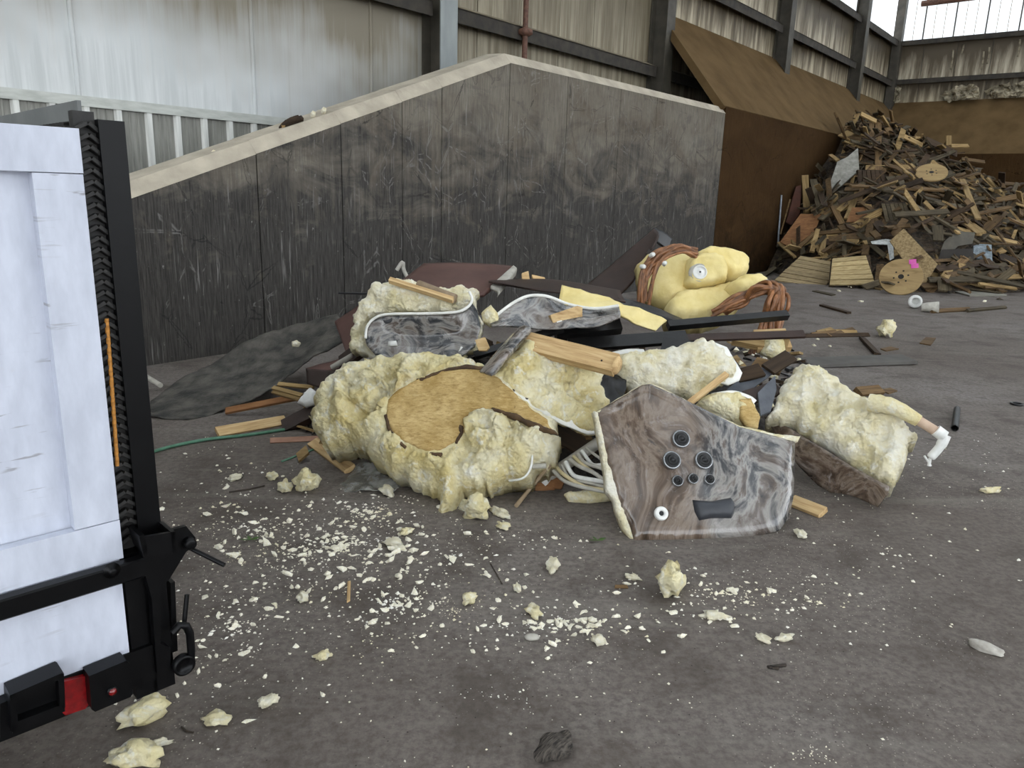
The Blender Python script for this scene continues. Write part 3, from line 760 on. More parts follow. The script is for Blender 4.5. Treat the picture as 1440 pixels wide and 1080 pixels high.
# slatted decks and pallets: every slat a part
WD_DECK = wood('deck_lumber', '#75644a', '#958260', '#a89672', rnd_amt=.3)
WD_DECKP = wood('pale_deck_lumber', '#8d7852', '#b39d70', '#c4b084', rnd_amt=.25)
def deck(name, c4, n_sl, mat, label, nrm=TOCAM, lift=.2, th=.03, cross=True, cat='pallet', ground_=False):
    P = cps(c4); c = (sum(q[0] for q in P) / 4, sum(q[1] for q in P) / 4)
    h = pile_hit(*c) or ground(*c)
    if ground_: h = ground(*P[3]) + Vector((0, 0, .05))
    p = h + (CAM - h).normalized() * (0 if ground_ else lift); n = Vector(nrm).normalized()
    a, b, c_, d = [onplane(x, y, p, n) for x, y in P]
    t = thing(name, label, cat, (a + b + c_ + d) / 4 - Vector((0, 0, .1)))
    for i in range(n_sl):
        f0, f1 = (i + .07) / n_sl, (i + .93) / n_sl; j = rnd.uniform(-.012, .012)
        q = [a.lerp(d, f0), b.lerp(c_, f0), b.lerp(c_, f1), a.lerp(d, f1)]
        MB().prism([v + n * j for v in q], n * -th).build('slat', mat, t)
    if cross:
        for f in (.04, .5, .96):
            board('stringer', a.lerp(b, f) - n * (th + .045), d.lerp(c_, f) - n * (th + .045), .09, .08, WD_BROWN, n, t)
deck('slatted_deck', [(247, 815), (472, 858), (365, 985), (110, 942)], 7, WD_DECK, 'greyish slatted wooden deck leaning low at the left foot of the pile', nrm=(-E1 * .45 - E2 * .2 + Vector((0, 0, .85))), lift=.75)
deck('slatted_deck', [(412, 832), (586, 815), (636, 965), (398, 968)], 6, WD_DECKP, 'pale slatted wooden deck beside the big spool end', nrm=(-E1 * .5 - E2 * .2 + Vector((0, 0, .8))), lift=.6)
deck('dark_pallet', [(690, 640), (668, 545), (800, 540), (832, 640)], 6, WD_GREY, 'weathered pallet with upright slats in the middle of the pile', nrm=(-E1 * .8 - E2 * .5 + Vector((0, 0, .3))), lift=.3)
deck('upper_pallet', [(545, 450), (545, 370), (680, 372), (700, 455)], 6, WD_BROWN, 'dark brown pallet under the wrapped panel, high in the pile', nrm=(-E1 * .8 - E2 * .5 + Vector((0, 0, .4))), lift=.3)
# two spool ends
def spool(c, r, nrm, label, full, tags=False):
    n = Vector(nrm).normalized()
    t = thing('cable_spool', label, 'spool', c - n * .02 - Vector((0, 0, r * .9)))
    fl = MB().lathe(c, n, [(r * .98, -.04), (r, -.035), (r, -.003), (r * .98, 0)], 36).build('flange', WD_SP, t)
    MB().lathe(c, n, [(.05, .001), (.045, .003), (0, .003)], 14).build('bore', BLACKHOLE, fl)
    u = n.orthogonal().normalized(); w = n.cross(u)
    for k in range(6):
        a = k * math.pi / 3 + .4
        MB().lathe(c + (u * math.cos(a) + w * math.sin(a)) * r * .33, n, [(.017, .002), (.012, .004), (0, .004)], 8).build('bolt_hole', BLACKHOLE, fl)
    if full:
        MB().lathe(c, n, [(r * .5, -.42), (r * .5, -.04)], 24).build('barrel', WD_TAN, t)
        MB().lathe(c, n, [(r * .98, -.46), (r, -.455), (r, -.425), (r * .98, -.42)], 36).build('flange', WD_SP, t)
    return t
WD_SP = wood('spool_wood', '#77613e', '#988059', '#a89064', (1, 1, 6), rnd_amt=.05)
gsp = ground(1268, 415); nsp = Vector((-.40, -.72, .50)).normalized()
csp = at(1267, 389, gsp.y + .2)
spool(csp, .37, nsp, 'big round spool end standing at the foot of the pile, with pink tags', False)
for (x, y) in ((1283, 368), (1286, 374)):
    c = onplane(x, y, csp + nsp * .004, nsp); u = Vector((1, 0, 0)) - nsp * nsp.x; u.normalize(); w = nsp.cross(u)
    o = MB().prism([c - u * .06 - w * .04, c + u * .06 - w * .05, c + u * .07 + w * .04, c - u * .05 + w * .05], nsp * .003).build('paper_tag', PINK)
    tag(o, 'pink paper tag stuck %s on the big spool end' % ('higher' if y < 370 else 'lower'), 'tag')
h = pile_hit(1310, 242); spool(h + (CAM - h).normalized() * 1.0, .34, (-.25, -.5, .75), 'small looking spool end lying tilted high on the wood pile', False)
# thin poles by the wall
for c0, c1, r, mt, lb in (((145, 500), (125, 775), .022, METAL, 'thin white metal pole standing against the brown wall'), ((190, 522), (140, 705), .02, WD_TAN, 'thin brown stick leaning beside the white pole')):
    b0 = pile_hit(*cp(*c1)) or ground(*cp(*c1)); p0 = at(*cp(*c0), b0.y + .15)
    tag(MB().tube([b0, p0], r, 7).build('pole', mt), lb, 'pole')
b0 = ground(1088, 372); board('stake', ground(1087, 378), at(1084, 342, ground(1087, 378).y), .16, .03, simple('red_stake', '#5c3624', '#74482f', 9), (0, -1, 0)); tag(bpy.data.objects[-1] if False else bpy.data.objects['stake'], 'reddish plank stub standing by the brown wall', 'board')
# ------------------------------------------------------------------ helpers for torn, lumpy and curved pieces
def facing(az, lean):
    a, l = math.radians(az), math.radians(lean)
    return Vector((math.sin(a) * math.cos(l), -math.cos(a) * math.cos(l), math.sin(l)))
def resample(poly, res, jag, closed=True):
    out = []; n = len(poly)
    for i in range(n if closed else n - 1):
        a, b = poly[i], poly[(i + 1) % n]; k = max(1, int((b - a).length / res))
        for j in range(k):
            p = a.lerp(b, j / k)
            if jag: p = p + Vector((fbm((p.x, p.y, 1.7), 16), fbm((p.x, p.y, 7.9), 16))) * jag
            out.append(p)
    return out
def inside_mask(P, poly):
    x, y = P[:, 0], P[:, 1]; m = np.zeros(len(P), bool); n = len(poly)
    for i in range(n):
        x0, y0 = poly[i]; x1, y1 = poly[(i + 1) % n]
        if y0 == y1: continue
        c = ((y0 > y) != (y1 > y)) & (x < (x1 - x0) * (y - y0) / (y1 - y0) + x0); m ^= c
    return m
def edge_dist(P, poly):
    d = np.full(len(P), 1e9); n = len(poly)
    for i in range(n):
        a = np.array(poly[i]); b = np.array(poly[(i + 1) % n]); ab = b - a; L = ab @ ab + 1e-12
        t = np.clip(((P - a) @ ab) / L, 0, 1); q = a + t[:, None] * ab
        d = np.minimum(d, np.hypot(*(P - q).T))
    return d
def lump(name, px, P, n, T, R, back, mat, parent=None, res=.014, amp=.03, psc=9.0, jag=.012, hf=None, flat=None, pits=(), seed=0, smooth=True, amp2=.35, origin=None):
    """a solid whose outline is traced on the plane (P, n) and whose face swells out by T with billows of height amp"""
    n = n.normalized(); ux = Vector((0, 0, 1)).cross(n)
    ux = ux.normalized() if ux.length > 1e-3 else Vector((1, 0, 0)); uy = n.cross(ux)
    W3 = [onplane(x, y, P, n) for x, y in px]; c = sum(W3, Vector()) / len(W3)
    poly = [Vector(((w - c).dot(ux), (w - c).dot(uy))) for w in W3]
    bd = resample(poly, res, jag); B = np.array([(p.x, p.y) for p in bd])
    lo, hi = B.min(0), B.max(0); G = []; r = random.Random(seed); j = 0; y = lo[1]
    while y < hi[1]:
        x = lo[0] + (res / 2 if j % 2 else 0)
        while x < hi[0]:
            G.append((x + r.uniform(-.2, .2) * res, y + r.uniform(-.2, .2) * res)); x += res
        y += res * .87; j += 1
    G = np.array(G) if G else np.zeros((0, 2))
    if len(G):
        G = G[inside_mask(G, B)]
    if len(G): G = G[edge_dist(G, B) > res * .55]
    pts = [Vector(p) for p in B] + [Vector(p) for p in G]; nb = len(B)
    vo, _, fo, ov, _, _ = delaunay_2d_cdt(pts, [(i, (i + 1) % nb) for i in range(nb)], [], 1, 1e-6)
    vo = [Vector(v) for v in vo]; A = np.array([(v.x, v.y) for v in vo]); ed = edge_dist(A, B)
    fc = np.array([A[list(f)].mean(0) for f in fo]); keep = inside_mask(fc, B); fo = [f for f, k in zip(fo, keep) if k]
    fl = None
    if flat is not None:
        fp = [onplane(x, y, P + n * flat[1], n) for x, y in flat[0]]; fq = [((w - c).dot(ux), (w - c).dot(uy)) for w in fp]
        fin = inside_mask(A, fq); fd = edge_dist(A, fq)
    size = hi - lo; V = []; PT = [(onplane(x, y, P + n * T * .7, n) - n * T * .7, r_, d_) for x, y, r_, d_ in pits]
    for i, v in enumerate(vo):
        e = ed[i]; q = min(e / R, 1.0); h = T * math.sqrt(max(0, 1 - (1 - q) ** 2))
        w = c + ux * v.x + uy * v.y; off = Vector()
        if hf is not None: h += hf((v.x - lo[0]) / size[0], (v.y - lo[1]) / size[1], e)
        if amp:
            k = min(1, e / (2.5 * amp + 1e-6)); s3 = w + Vector((seed * 3.1, 0, 0))
            wz = s3 + Vector((fbm(s3, psc * .8), fbm(s3 + Vector((3, 8, 1)), psc * .8), 0)) * (.35 / psc)
            b = puff(wz, psc) * .9 + puff(wz + Vector((5, 5, 5)), psc * 2.4) * .45 + puff(wz, psc * 5.5) * .18 + fbm(s3, psc * .5) * amp2 - .5 * max(0, fbm(s3 + Vector((2, 2, 2)), psc * .7) - .15) + fbm(s3, psc * 7) * .1
            h += amp * (b - .35) * (.25 + .75 * k)
            off = (ux * fbm(s3, psc * .9) + uy * fbm(s3 + Vector((9, 1, 2)), psc * .9)) * amp * .5 * k
        for (pc, pr, pd) in PT:
            dd = (w - pc).length
            if dd < pr * 1.6: h -= pd * max(0, 1 - (dd / (pr * 1.6)) ** 2) ** 1.5
        if flat is not None:
            f = 1.0 if fin[i] else max(0, 1 - fd[i] / flat[2]); h = h * (1 - f) + flat[1] * f; off *= 1 - f
        V.append(w + n * h + off)
    m = MB(); nv = len(V); cut = {}
    Bk = [c + ux * v.x + uy * v.y - n * back for v in vo]
    if hf is not None and back < .05: Bk = [p - n * back for p in V]
    fo = [tuple(f) for f in fo]
    def ccw(f):
        a, b, d = vo[f[0]], vo[f[1]], vo[f[2]]
        return f if (b - a).cross(d - a) > 0 else f[::-1]
    fo = [ccw(f) for f in fo]
    edges = {}
    for f in fo:
        for a, b in zip(f, f[1:] + f[:1]): edges[(a, b)] = 1
    side = [(a, b) for (a, b) in edges if (b, a) not in edges]
    m.add(V + Bk, fo + [tuple(i + nv for i in f[::-1]) for f in fo] + [(b, a, a + nv, b + nv) for a, b in side], smooth)
    return m.build(name, mat, parent, origin)
def loft(name, rows, mat, th=.012, parent=None, sub=6, amp=0., nsc=3.0, smooth=True):
    """a curved sheet through rows of (x, y, Y) points"""
    R3 = []
    for r in rows: R3.append([at(*q) if not isinstance(q, Vector) else q for q in r])
    m_ = max(len(r) for r in R3)
    def samp(L, t):
        f = t * (len(L) - 1); i = min(int(f), len(L) - 2); u = f - i
        p0, p1, p2, p3 = L[max(i - 1, 0)], L[i], L[i + 1], L[min(i + 2, len(L) - 1)]
        return .5 * ((2 * p1) + (p2 - p0) * u + (2 * p0 - 5 * p1 + 4 * p2 - p3) * u * u + (3 * p1 - p0 - 3 * p2 + p3) * u ** 3)
    NU = (m_ - 1) * sub + 1; NV = (len(R3) - 1) * sub + 1
    cols = [[samp(r, i / (NU - 1)) for i in range(NU)] for r in R3]
    G = [[samp([c[i] for c in cols], j / (NV - 1)) for i in range(NU)] for j in range(NV)]
    V = []; Bk = []
    for j in range(NV):
        for i in range(NU):
            p = G[j][i]; du = G[j][min(i + 1, NU - 1)] - G[j][max(i - 1, 0)]; dv = G[min(j + 1, NV - 1)][i] - G[max(j - 1, 0)][i]
            n = du.cross(dv); n = n.normalized() if n.length > 1e-9 else Vector((0, -1, 0))
            if n.dot(CAM - p) < 0: n = -n
            if amp: p = p + n * amp * fbm(p, nsc)
            V.append(p); Bk.append(p - n * th)
    q = lambda j, i: j * NU + i
    Fc = []; n_ = len(V)
    flip = ((V[1] - V[0]).cross(V[NU] - V[0])).dot(CAM - V[0]) < 0
    for j in range(NV - 1):
        for i in range(NU - 1):
            f = (q(j, i), q(j, i + 1), q(j + 1, i + 1), q(j + 1, i)); f = f[::-1] if flip else f
            Fc += [f, tuple(k + n_ for k in f[::-1])]
    ring = [q(0, i) for i in range(NU)] + [q(j, NU - 1) for j in range(1, NV)] + [q(NV - 1, i) for i in range(NU - 2, -1, -1)] + [q(j, 0) for j in range(NV - 2, 0, -1)]
    for a, b in zip(ring, ring[1:] + ring[:1]):
        f = (a, b, b + n_, a + n_); Fc.append(f[::-1] if not flip else f)
    return MB().add(V + Bk, Fc, smooth).build(name, mat, parent)
def pxboard(name, p0, p1, w, h, mat, label, cat='board', up=(0, -.6, .8), parent=None, group=None, rag=.006):
    a = at(*p0) if len(p0) == 3 else ground(p0[0], p0[1], h / 2 + .004)
    b = at(*p1) if len(p1) == 3 else ground(p1[0], p1[1], h / 2 + .004)
    o = board(name, a, b, w, h, mat, up, parent, rag)
    if parent is None: tag(o, label, cat, group)
    return o
def curve_pts(P, n=14):
    P = [Vector(p) for p in P]; out = []
    for i in range(len(P) - 1):
        p0, p1, p2, p3 = P[max(i - 1, 0)], P[i], P[i + 1], P[min(i + 2, len(P) - 1)]
        for k in range(n):
            u = k / n
            out.append(.5 * ((2 * p1) + (p2 - p0) * u + (2 * p0 - 5 * p1 + 4 * p2 - p3) * u * u + (3 * p1 - p0 - 3 * p2 + p3) * u ** 3))
    return out + [P[-1]]

FOAM_Y = foam('yellow_spray_foam', '#f3ecd0', '#ecdfae', '#dbc787', '#a08350', 4)
FOAM_W = foam('pale_spray_foam', '#f2eede', '#ebe2c2', '#dccf9c', '#b9a37a', 5, .6)
FOAM_S = simple('smooth_yellow_foam', '#d6c27f', '#e6d69c', 5, (1, 1, 1), .8, .4, 40, .01)
SHELLW = simple('white_shell_edge', '#dad9d2', '#ecebe5', 12, (1, 1, 1), .7, .4, 60)
MARB_A = marble('swirled_acrylic', .4, 1.5, .4, .45, (4.5, 3, 1.1)); MARB_B = marble('grey_swirled_acrylic', 1.9, 1.8, .2); MARB_C = marble('brown_swirled_acrylic', 3.1, 1.6, .52)
def fibre_mat():
    t = NT('yellow_fibre_board')
    n1 = t.noise(t.map((1, 1, 1)), 7, 5, .6); n2 = t.noise(t.map((18, 60, 60), (.3, .5, .4)), 1.6, 5, .7, .5); n3 = t.noise(t.coord, 22, 5, .7)
    c = t.ramp(n1, [(.35, '#a98c55'), (.65, '#cdb27c')])
    c = t.mix(t.ramp(n2, [(.36, .65), (.5, 0.)]), c, '#8a6d3d')
    c = t.mix(t.ramp(n2, [(.58, 0.), (.7, .6)]), c, '#dcc694')
    c = t.mix(t.ramp(n3, [(.66, 0.), (.74, .8)]), c, '#54401f')
    return t.out(c, .85, n2, .5, .006, 0, 0, .2)
FIBRE = fibre_mat()
CHAR = simple('charred_foam_edge', '#3b2a1a', '#5c452b', 20)
BROWNP = simple('brown_cabinet_plastic', '#4b322c', '#5d413a', 3, (1, 1, 1), .55, .08, 40)
BROWND = simple('dark_brown_cabinet_plastic', '#26170f', '#35231b', 5, (1, 1, 1), .6, .3, 80)
BLK = simple('black_plastic', '#0a0a0b', '#151516', 12, (1, 1, 1), .35, .2, 25, .01)
MATM = simple('dirty_rubber_mat', '#2b2a27', '#5a564f', 7, (1, 1, 1), .8, .8, 30, .015, detail=8)
CHROME = simple('dull_chrome', '#8a8c8e', '#a9abad', 40, metal=.8, rough=.25)
PVC = simple('grey_pvc_pipe', '#9a968c', '#b9b5aa', 15, rough=.5)
PVCW = simple('white_pvc', '#cfcfca', '#e2e1dc', 20, rough=.45)
COPPER = simple('copper_brown_hose', '#6d4629', '#a87248', 20, (1, 1, 1), .45, .1, 60, rnd_amt=.5)
GREENH = simple('green_hose', '#3f6a50', '#56806a', 20, rough=.5)
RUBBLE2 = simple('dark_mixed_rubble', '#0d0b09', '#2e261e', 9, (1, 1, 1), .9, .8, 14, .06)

# rubble core that the torn pieces lie on
V = []; N1, N2 = 60, 44
def core_z(x, y):
    q = ((x - .25) / 1.75) ** 2 + ((y - 5.35) / 1.25) ** 2
    return max(-.03, .46 * max(0, 1 - q) ** .7 + .07 * fbm((x, y, 0), 3.0) * (1 if q < 1 else 0) - (.05 if q >= .97 else 0))
for i in range(N1):
    for j in range(N2):
        x = -1.6 + i * .064; y = 4.0 + j * .065; V.append((x, y, core_z(x, y)))
tag(MB().add(V, [(i * N2 + j, (i + 1) * N2 + j, (i + 1) * N2 + j + 1, i * N2 + j + 1) for i in range(N1 - 1) for j in range(N2 - 1)]).build('crushed_rubble', RUBBLE2),
    'dark crushed rubble in the gaps under the broken tub pieces', 'rubble', kind='stuff')

# ---- A: the tub corner with jets, in front
nA = facing(10, 34); PA = ground(888, 760) + Vector((0, 0, .004))
TA = thing('tub_corner_panel', 'broken tub corner in swirled grey-brown acrylic with black jets and headrest', 'tub panel', ground(985, 757))
outA = [(838, 578), (870, 560), (903, 541), (915, 540), (950, 556), (1000, 581), (1040, 600), (1085, 611), (1122, 617), (1121, 650), (1118, 700), (1110, 728), (1096, 746), (1070, 753), (1030, 757), (960, 760), (893, 760), (886, 738), (872, 706), (858, 665), (846, 615)]
def bendA(u, v, e): return .05 * math.sin(math.pi * min(1, max(0, u))) * .5 - .10 * max(0, u - .82) ** 2 * 12 * .25 + .03 * max(0, .25 - v) - .02 * max(0, 1 - e / .04)
sA = lump('acrylic_shell', outA, PA, nA, 0, .1, .012, MARB_A, TA, .022, 0, jag=.001, hf=bendA)
lump('torn_foam_edge', [(835, 578), (842, 612), (850, 655), (853, 690), (863, 702), (868, 722), (878, 745), (888, 761), (895, 759), (890, 737), (878, 706), (864, 668), (852, 620), (842, 580)], PA - nA * .018, nA, .006, .02, .05, FOAM_W, TA, .01, .008, 16, .004)
lump('top_foam_edge', [(838, 580), (870, 560), (903, 540), (917, 539), (1000, 580), (1040, 598), (1085, 609), (1125, 614), (1122, 622), (1040, 606), (1000, 588), (915, 549), (903, 549), (845, 584)], PA - nA * .016, nA, .002, .02, .03, FOAM_W, TA, .012, .006, 16, .006)
def bumpA(x, y, d=.03): return onplane(x, y, PA + nA * d, nA)
def jet(x, y, r):
    c = bumpA(x, y, .014 + .05 * .5 * math.sin(math.pi * (x - 838) / 284))
    rg = MB().lathe(c, nA, [(r * 1.32, -.01), (r * 1.3, .002), (r * 1.2, .006), (r * 1.08, .005)], 28).build('jet_ring', CHROME, TA)
    MB().lathe(c, nA, [(r * 1.08, .0), (r * 1.05, .010), (r * .9, .013), (r * .78, .006), (r * .70, .006), (r * .66, .013), (r * .5, .014), (r * .42, .006), (r * .3, .006), (r * .26, .013), (0, .014)], 28).build('jet_nozzle', BLK, rg)
for x, y, r in ((958, 617, .031), (945, 647, .031), (990, 647, .031), (953, 676, .019), (975, 673, .018), (998, 674, .018)): jet(x, y, r * 1.15)
MB().lathe(bumpA(930, 722, .034), nA, [(.034, -.012), (.034, .004), (.030, .008), (.016, .008), (.012, .002), (.012, -.004)], 28).build('white_fitting', PVCW, TA)
MB().lathe(bumpA(930, 722, .034), nA, [(.013, .001), (.006, .002), (0, .002)], 16).build('fitting_bore', BLK, TA)
lump('headrest', [(974, 703), (1000, 705), (1028, 700), (1033, 708), (1032, 722), (1028, 729), (1000, 729), (983, 732), (977, 720)], PA + nA * .028, nA, .03, .05, .01, simple('dark_grey_vinyl', '#2c2e33', '#383a3f', 8, (1, 1, 1), .5, .1, 60), TA, .012, 0, jag=0)

# ---- B: right-hand tub piece with foam back and pipe
PB = at(1252, 684, 3.86); nB = facing(-22, 46)
TB = thing('tub_edge_piece', 'wedge of tub edge with brown acrylic skirt and lumpy foam, at the right', 'tub panel', ground(1200, 700))
lump('foam_body', [(1076, 588), (1088, 572), (1100, 545), (1108, 530), (1124, 515), (1135, 516), (1150, 520), (1170, 532), (1186, 545), (1196, 551), (1206, 562), (1232, 566), (1240, 575), (1262, 583), (1270, 600), (1288, 610), (1286, 618), (1272, 622), (1276, 645), (1268, 655), (1262, 675), (1252, 682), (1200, 650), (1160, 624), (1110, 596)],
     PB, nB, .09, .09, .16, FOAM_W, TB, .009, .085, 11, .03, seed=2, pits=((1215, 645, .06, .08), (1150, 560, .05, .05), (1110, 580, .05, .05), (1240, 610, .05, .05)))
nB2 = facing(-52, 6)
lump('acrylic_skirt', [(1074, 586), (1110, 602), (1160, 631), (1200, 656), (1252, 684), (1250, 694), (1234, 713), (1220, 706), (1204, 699), (1185, 694), (1168, 693), (1150, 682), (1125, 655), (1100, 620)], PB + (CAM - PB).normalized() * .10, nB2, 0, .1, .014, MARB_C, TB, .02, 0, jag=.001, hf=lambda u, v, e: .02 * math.sin(math.pi * v))
pj = [at(1222, 566, 4.12), at(1255, 572, 4.05), at(1292, 592, 3.98)]
MB().tube(curve_pts(pj, 6), [.05, .052, .05, .054, .046, .05, .046, .043, .044, .040, .038, .036, .034], 14).build('foam_sleeve', FOAM_Y, TB)
MB().tube([at(1288, 589, 3.99), at(1325, 612, 3.92)], .027, 14).build('pipe', simple('pinkish_pipe', '#b49a84', '#c6ae98', 12), TB)
m = MB(); m.tube([at(1316, 605, 3.93), at(1328, 614, 3.91)], .033, 14); m.tube(curve_pts([at(1330, 612, 3.91), at(1322, 628, 3.90), at(1308, 644, 3.90)], 6), [.028] * 6 + [.024] * 6 + [.018], 12); m.build('pipe_elbow', PVCW, TB)
m = MB(); m.tube([at(1308, 644, 3.9), at(1306, 655, 3.9)], .009, 7); m.tube([at(1300, 641, 3.9), at(1309, 655, 3.9)], .006, 7); m.build('elbow_stub', PVCW, TB)

# ---- C: the big foam block with fibre board
PC = at(645, 706, 3.72); nC = facing(-8, 44)
TC = thing('foam_seat_block', 'big lumpy yellow foam block with a large round fibre board face', 'foam block', ground(640, 704))
disc = [(541, 588), (546, 562), (560, 548), (585, 535), (620, 522), (655, 516), (685, 520), (700, 530), (730, 560), (770, 592), (778, 604), (755, 596), (720, 582), (688, 575), (668, 576), (652, 588), (655, 605), (642, 622), (620, 634), (598, 634), (570, 622), (552, 607)]
lump('foam_body', [(440, 592), (443, 575), (452, 553), (470, 534), (490, 522), (515, 509), (545, 507), (575, 507), (600, 499), (622, 505), (650, 509), (682, 516), (715, 545), (755, 580), (786, 600), (784, 625), (778, 648), (762, 662), (742, 672), (700, 684), (668, 696), (648, 700), (640, 718), (622, 730), (614, 722), (625, 702), (600, 692), (575, 678), (548, 664), (520, 640), (490, 622), (462, 628), (450, 620), (446, 605)],
     PC, nC, .15, .11, .20, FOAM_Y, TC, .009, .10, 12, .034, flat=(disc, .150, .03), seed=5, amp2=.8, pits=((512, 583, .055, .10), (500, 545, .05, .05), (660, 640, .05, .08), (640, 650, .04, .06), (545, 530, .06, .05), (575, 640, .05, .05), (700, 640, .07, .05), (600, 670, .05, .05)))
lump('fibre_board', disc, PC + nC * .153, nC, .004, .02, .012, FIBRE, TC, .014, .008, 12, .012)
lump('charred_rim', [(540, 584), (545, 582), (548, 600), (556, 612), (572, 626), (570, 630), (553, 617), (543, 602)], PC + nC * .157, nC, .006, .01, .01, CHAR, TC, .01, .006, 20, .006)
lump('charred_rim', [(585, 533), (630, 517), (655, 512), (682, 516), (680, 521), (650, 518), (622, 523), (592, 536)], PC + nC * .157, nC, .006, .01, .01, CHAR, TC, .01, .006, 20, .006)
for rp in ([(690, 573), (720, 580), (757, 594), (780, 604), (784, 611), (760, 604), (722, 588), (692, 579)], [(648, 590), (654, 600), (650, 612), (643, 622), (639, 620), (646, 608), (645, 594)], [(600, 636), (622, 634), (620, 640), (603, 640)]):
    lump('charred_rim', rp, PC + nC * .155, nC, .008, .012, .02, CHAR, TC, .01, .01, 20, .012)
lump('torn_patch', [(664, 580), (680, 574), (690, 578), (692, 592), (682, 600), (668, 598)], PC + nC * .157, nC, .03, .03, .01, FOAM_W, TC, .01, .012, 18, .004)
MB().tube(curve_pts([at(744, 598, 4.0), at(748, 625, 3.82), at(747, 655, 3.74), at(736, 672, 3.7), at(716, 676, 3.74)], 8), .006, 7).build('clear_hose', PVCW, TC)
MB().tube([at(700, 657, 3.82), at(768, 655, 3.78)], .014, 10).build('embedded_pipe', PVC, TC)

# ---- D: foam piece with acrylic lip in the middle
PD = at(835, 608, 4.0); nD = facing(14, 42)
TD = thing('tub_lip_piece', 'foam-backed tub piece with grey rolled lip and screw holes, behind the fibre board', 'tub panel', ground(760, 600))
lump('foam_body', [(694, 530), (720, 498), (742, 478), (760, 484), (800, 498), (835, 511), (848, 520), (846, 545), (856, 565), (852, 585), (842, 606), (828, 609), (790, 594), (745, 570), (710, 548)], PD, nD, .05, .09, .04, FOAM_Y, TD, .0095, .075, 12, .016, seed=9)
lump('shell_flange', [(680, 525), (692, 527), (730, 548), (770, 568), (800, 582), (838, 590), (838, 610), (826, 610), (790, 596), (745, 572), (705, 548), (684, 534)], PD + nD * .012, nD, .004, .03, .012, SHELLW, TD, .014, .004, 14, .002)
for x, y in ((700, 536), (722, 549), (741, 560), (808, 588), (820, 593), (834, 602)):
    MB().lathe(onplane(x, y, PD + nD * .017, nD), nD, [(.009, 0), (.008, .003), (0, .003)], 10).build('screw_hole', BROWND, TD)
loft('rolled_lip', [[(731, 459, 4.36), (712, 478, 4.26), (693, 500, 4.14), (674, 522, 4.00)], [(738, 457, 4.30), (719, 477, 4.19), (700, 501, 4.07), (682, 524, 3.94)], [(746, 461, 4.26), (727, 482, 4.15), (708, 506, 4.03), (692, 527, 3.91)], [(748, 466, 4.27), (730, 488, 4.17), (711, 509, 4.05), (696, 528, 3.93)]], MARB_B, .012, TD)
o = pxboard('timber_beam', (729, 479, 4.34), (868, 514, 4.02), .115, .06, WD_FRESH, 'rounded pine beam with nail holes lying across the yellow foam', 'beam', up=(0, -.75, .6))
MB().lathe(Vector(at(868, 514, 4.02)), (at(868, 514, 4.02) - at(729, 479, 4.34)), [(.05, -.01), (.052, .0), (.04, .012), (0, .016)], 14).build('broken_end', WD_FRESH, None)
be = bpy.data.objects['broken_end']; be.parent = o; be.matrix_parent_inverse = o.matrix_world.inverted()
for x, y, Y in ((764, 489, 4.255), (787, 494, 4.20), (800, 500, 4.175), (846, 507, 4.065)):
    c = at(x, y, Y - .03); q = MB().lathe(c, (CAM - c), [(.006, 0), (.004, .004), (0, .004)], 8).build('nail_hole', BROWND, None); q.parent = o; q.matrix_parent_inverse = o.matrix_world.inverted()

# ---- E: pale foam piece right of the beam, and the yellow stub under it
nE = facing(5, 36); PE = at(950, 555, 4.35)
TE = thing('pale_foam_piece', 'pale foam-backed tub piece with white shell edge, behind the jet panel', 'foam block', ground(950, 600))
lump('foam_body', [(858, 512), (872, 500), (900, 495), (935, 492), (962, 486), (985, 478), (1004, 481), (1018, 492), (1035, 515), (1030, 532), (1012, 540), (998, 548), (985, 564), (955, 560), (925, 548), (895, 552), (876, 548), (872, 530)], PE, nE, .10, .11, .05, FOAM_W, TE, .0095, .095, 10, .022, seed=13, pits=((930, 520, .06, .06), (985, 540, .05, .06)))
lump('shell_flange', [(1004, 481), (1022, 488), (1044, 524), (1040, 535), (1024, 541), (1012, 538), (1026, 520), (1016, 498)], PE + nE * .02, nE, .006, .02, .015, SHELLW, TE, .012, .003, 14, .002)
loft('rolled_edge', [[(852, 497, 4.6), (880, 491, 4.62), (905, 491, 4.62)], [(852, 501, 4.55), (882, 496, 4.55), (908, 496, 4.55)]], SHELLW, .01, TE)
pxboard('thin_stick', (964, 571, 4.12), (1022, 526, 4.34), .035, .02, WD_FRESH, 'thin wooden stick leaning on the pale foam piece', 'stick')
nE2 = facing(10, 40); PE2 = at(1030, 600, 4.2)
TE2 = thing('yellow_foam_stub', 'small yellow foam stub with brown cut face beside the jet panel', 'foam block', ground(1030, 610))
lump('foam_body', [(978, 568), (998, 555), (1030, 553), (1052, 562), (1066, 585), (1064, 602), (1040, 600), (1005, 584)], PE2, nE2, .07, .07, .05, FOAM_Y, TE2, .010, .05, 12, .015, seed=4)
lump('cut_face', [(1040, 562), (1055, 560), (1069, 586), (1066, 602), (1050, 600), (1042, 585)], PE2 + nE2 * .085, nE2, .01, .03, .03, FIBRE, TE2, .012, .008, 14, .004)
loft('bent_strip', [[(1000, 553, 4.3), (1030, 549, 4.3), (1054, 556, 4.28), (1064, 563, 4.26)], [(1002, 557, 4.29), (1030, 553, 4.29), (1052, 560, 4.27), (1060, 568, 4.25)]], SHELLW, .008, TE2)

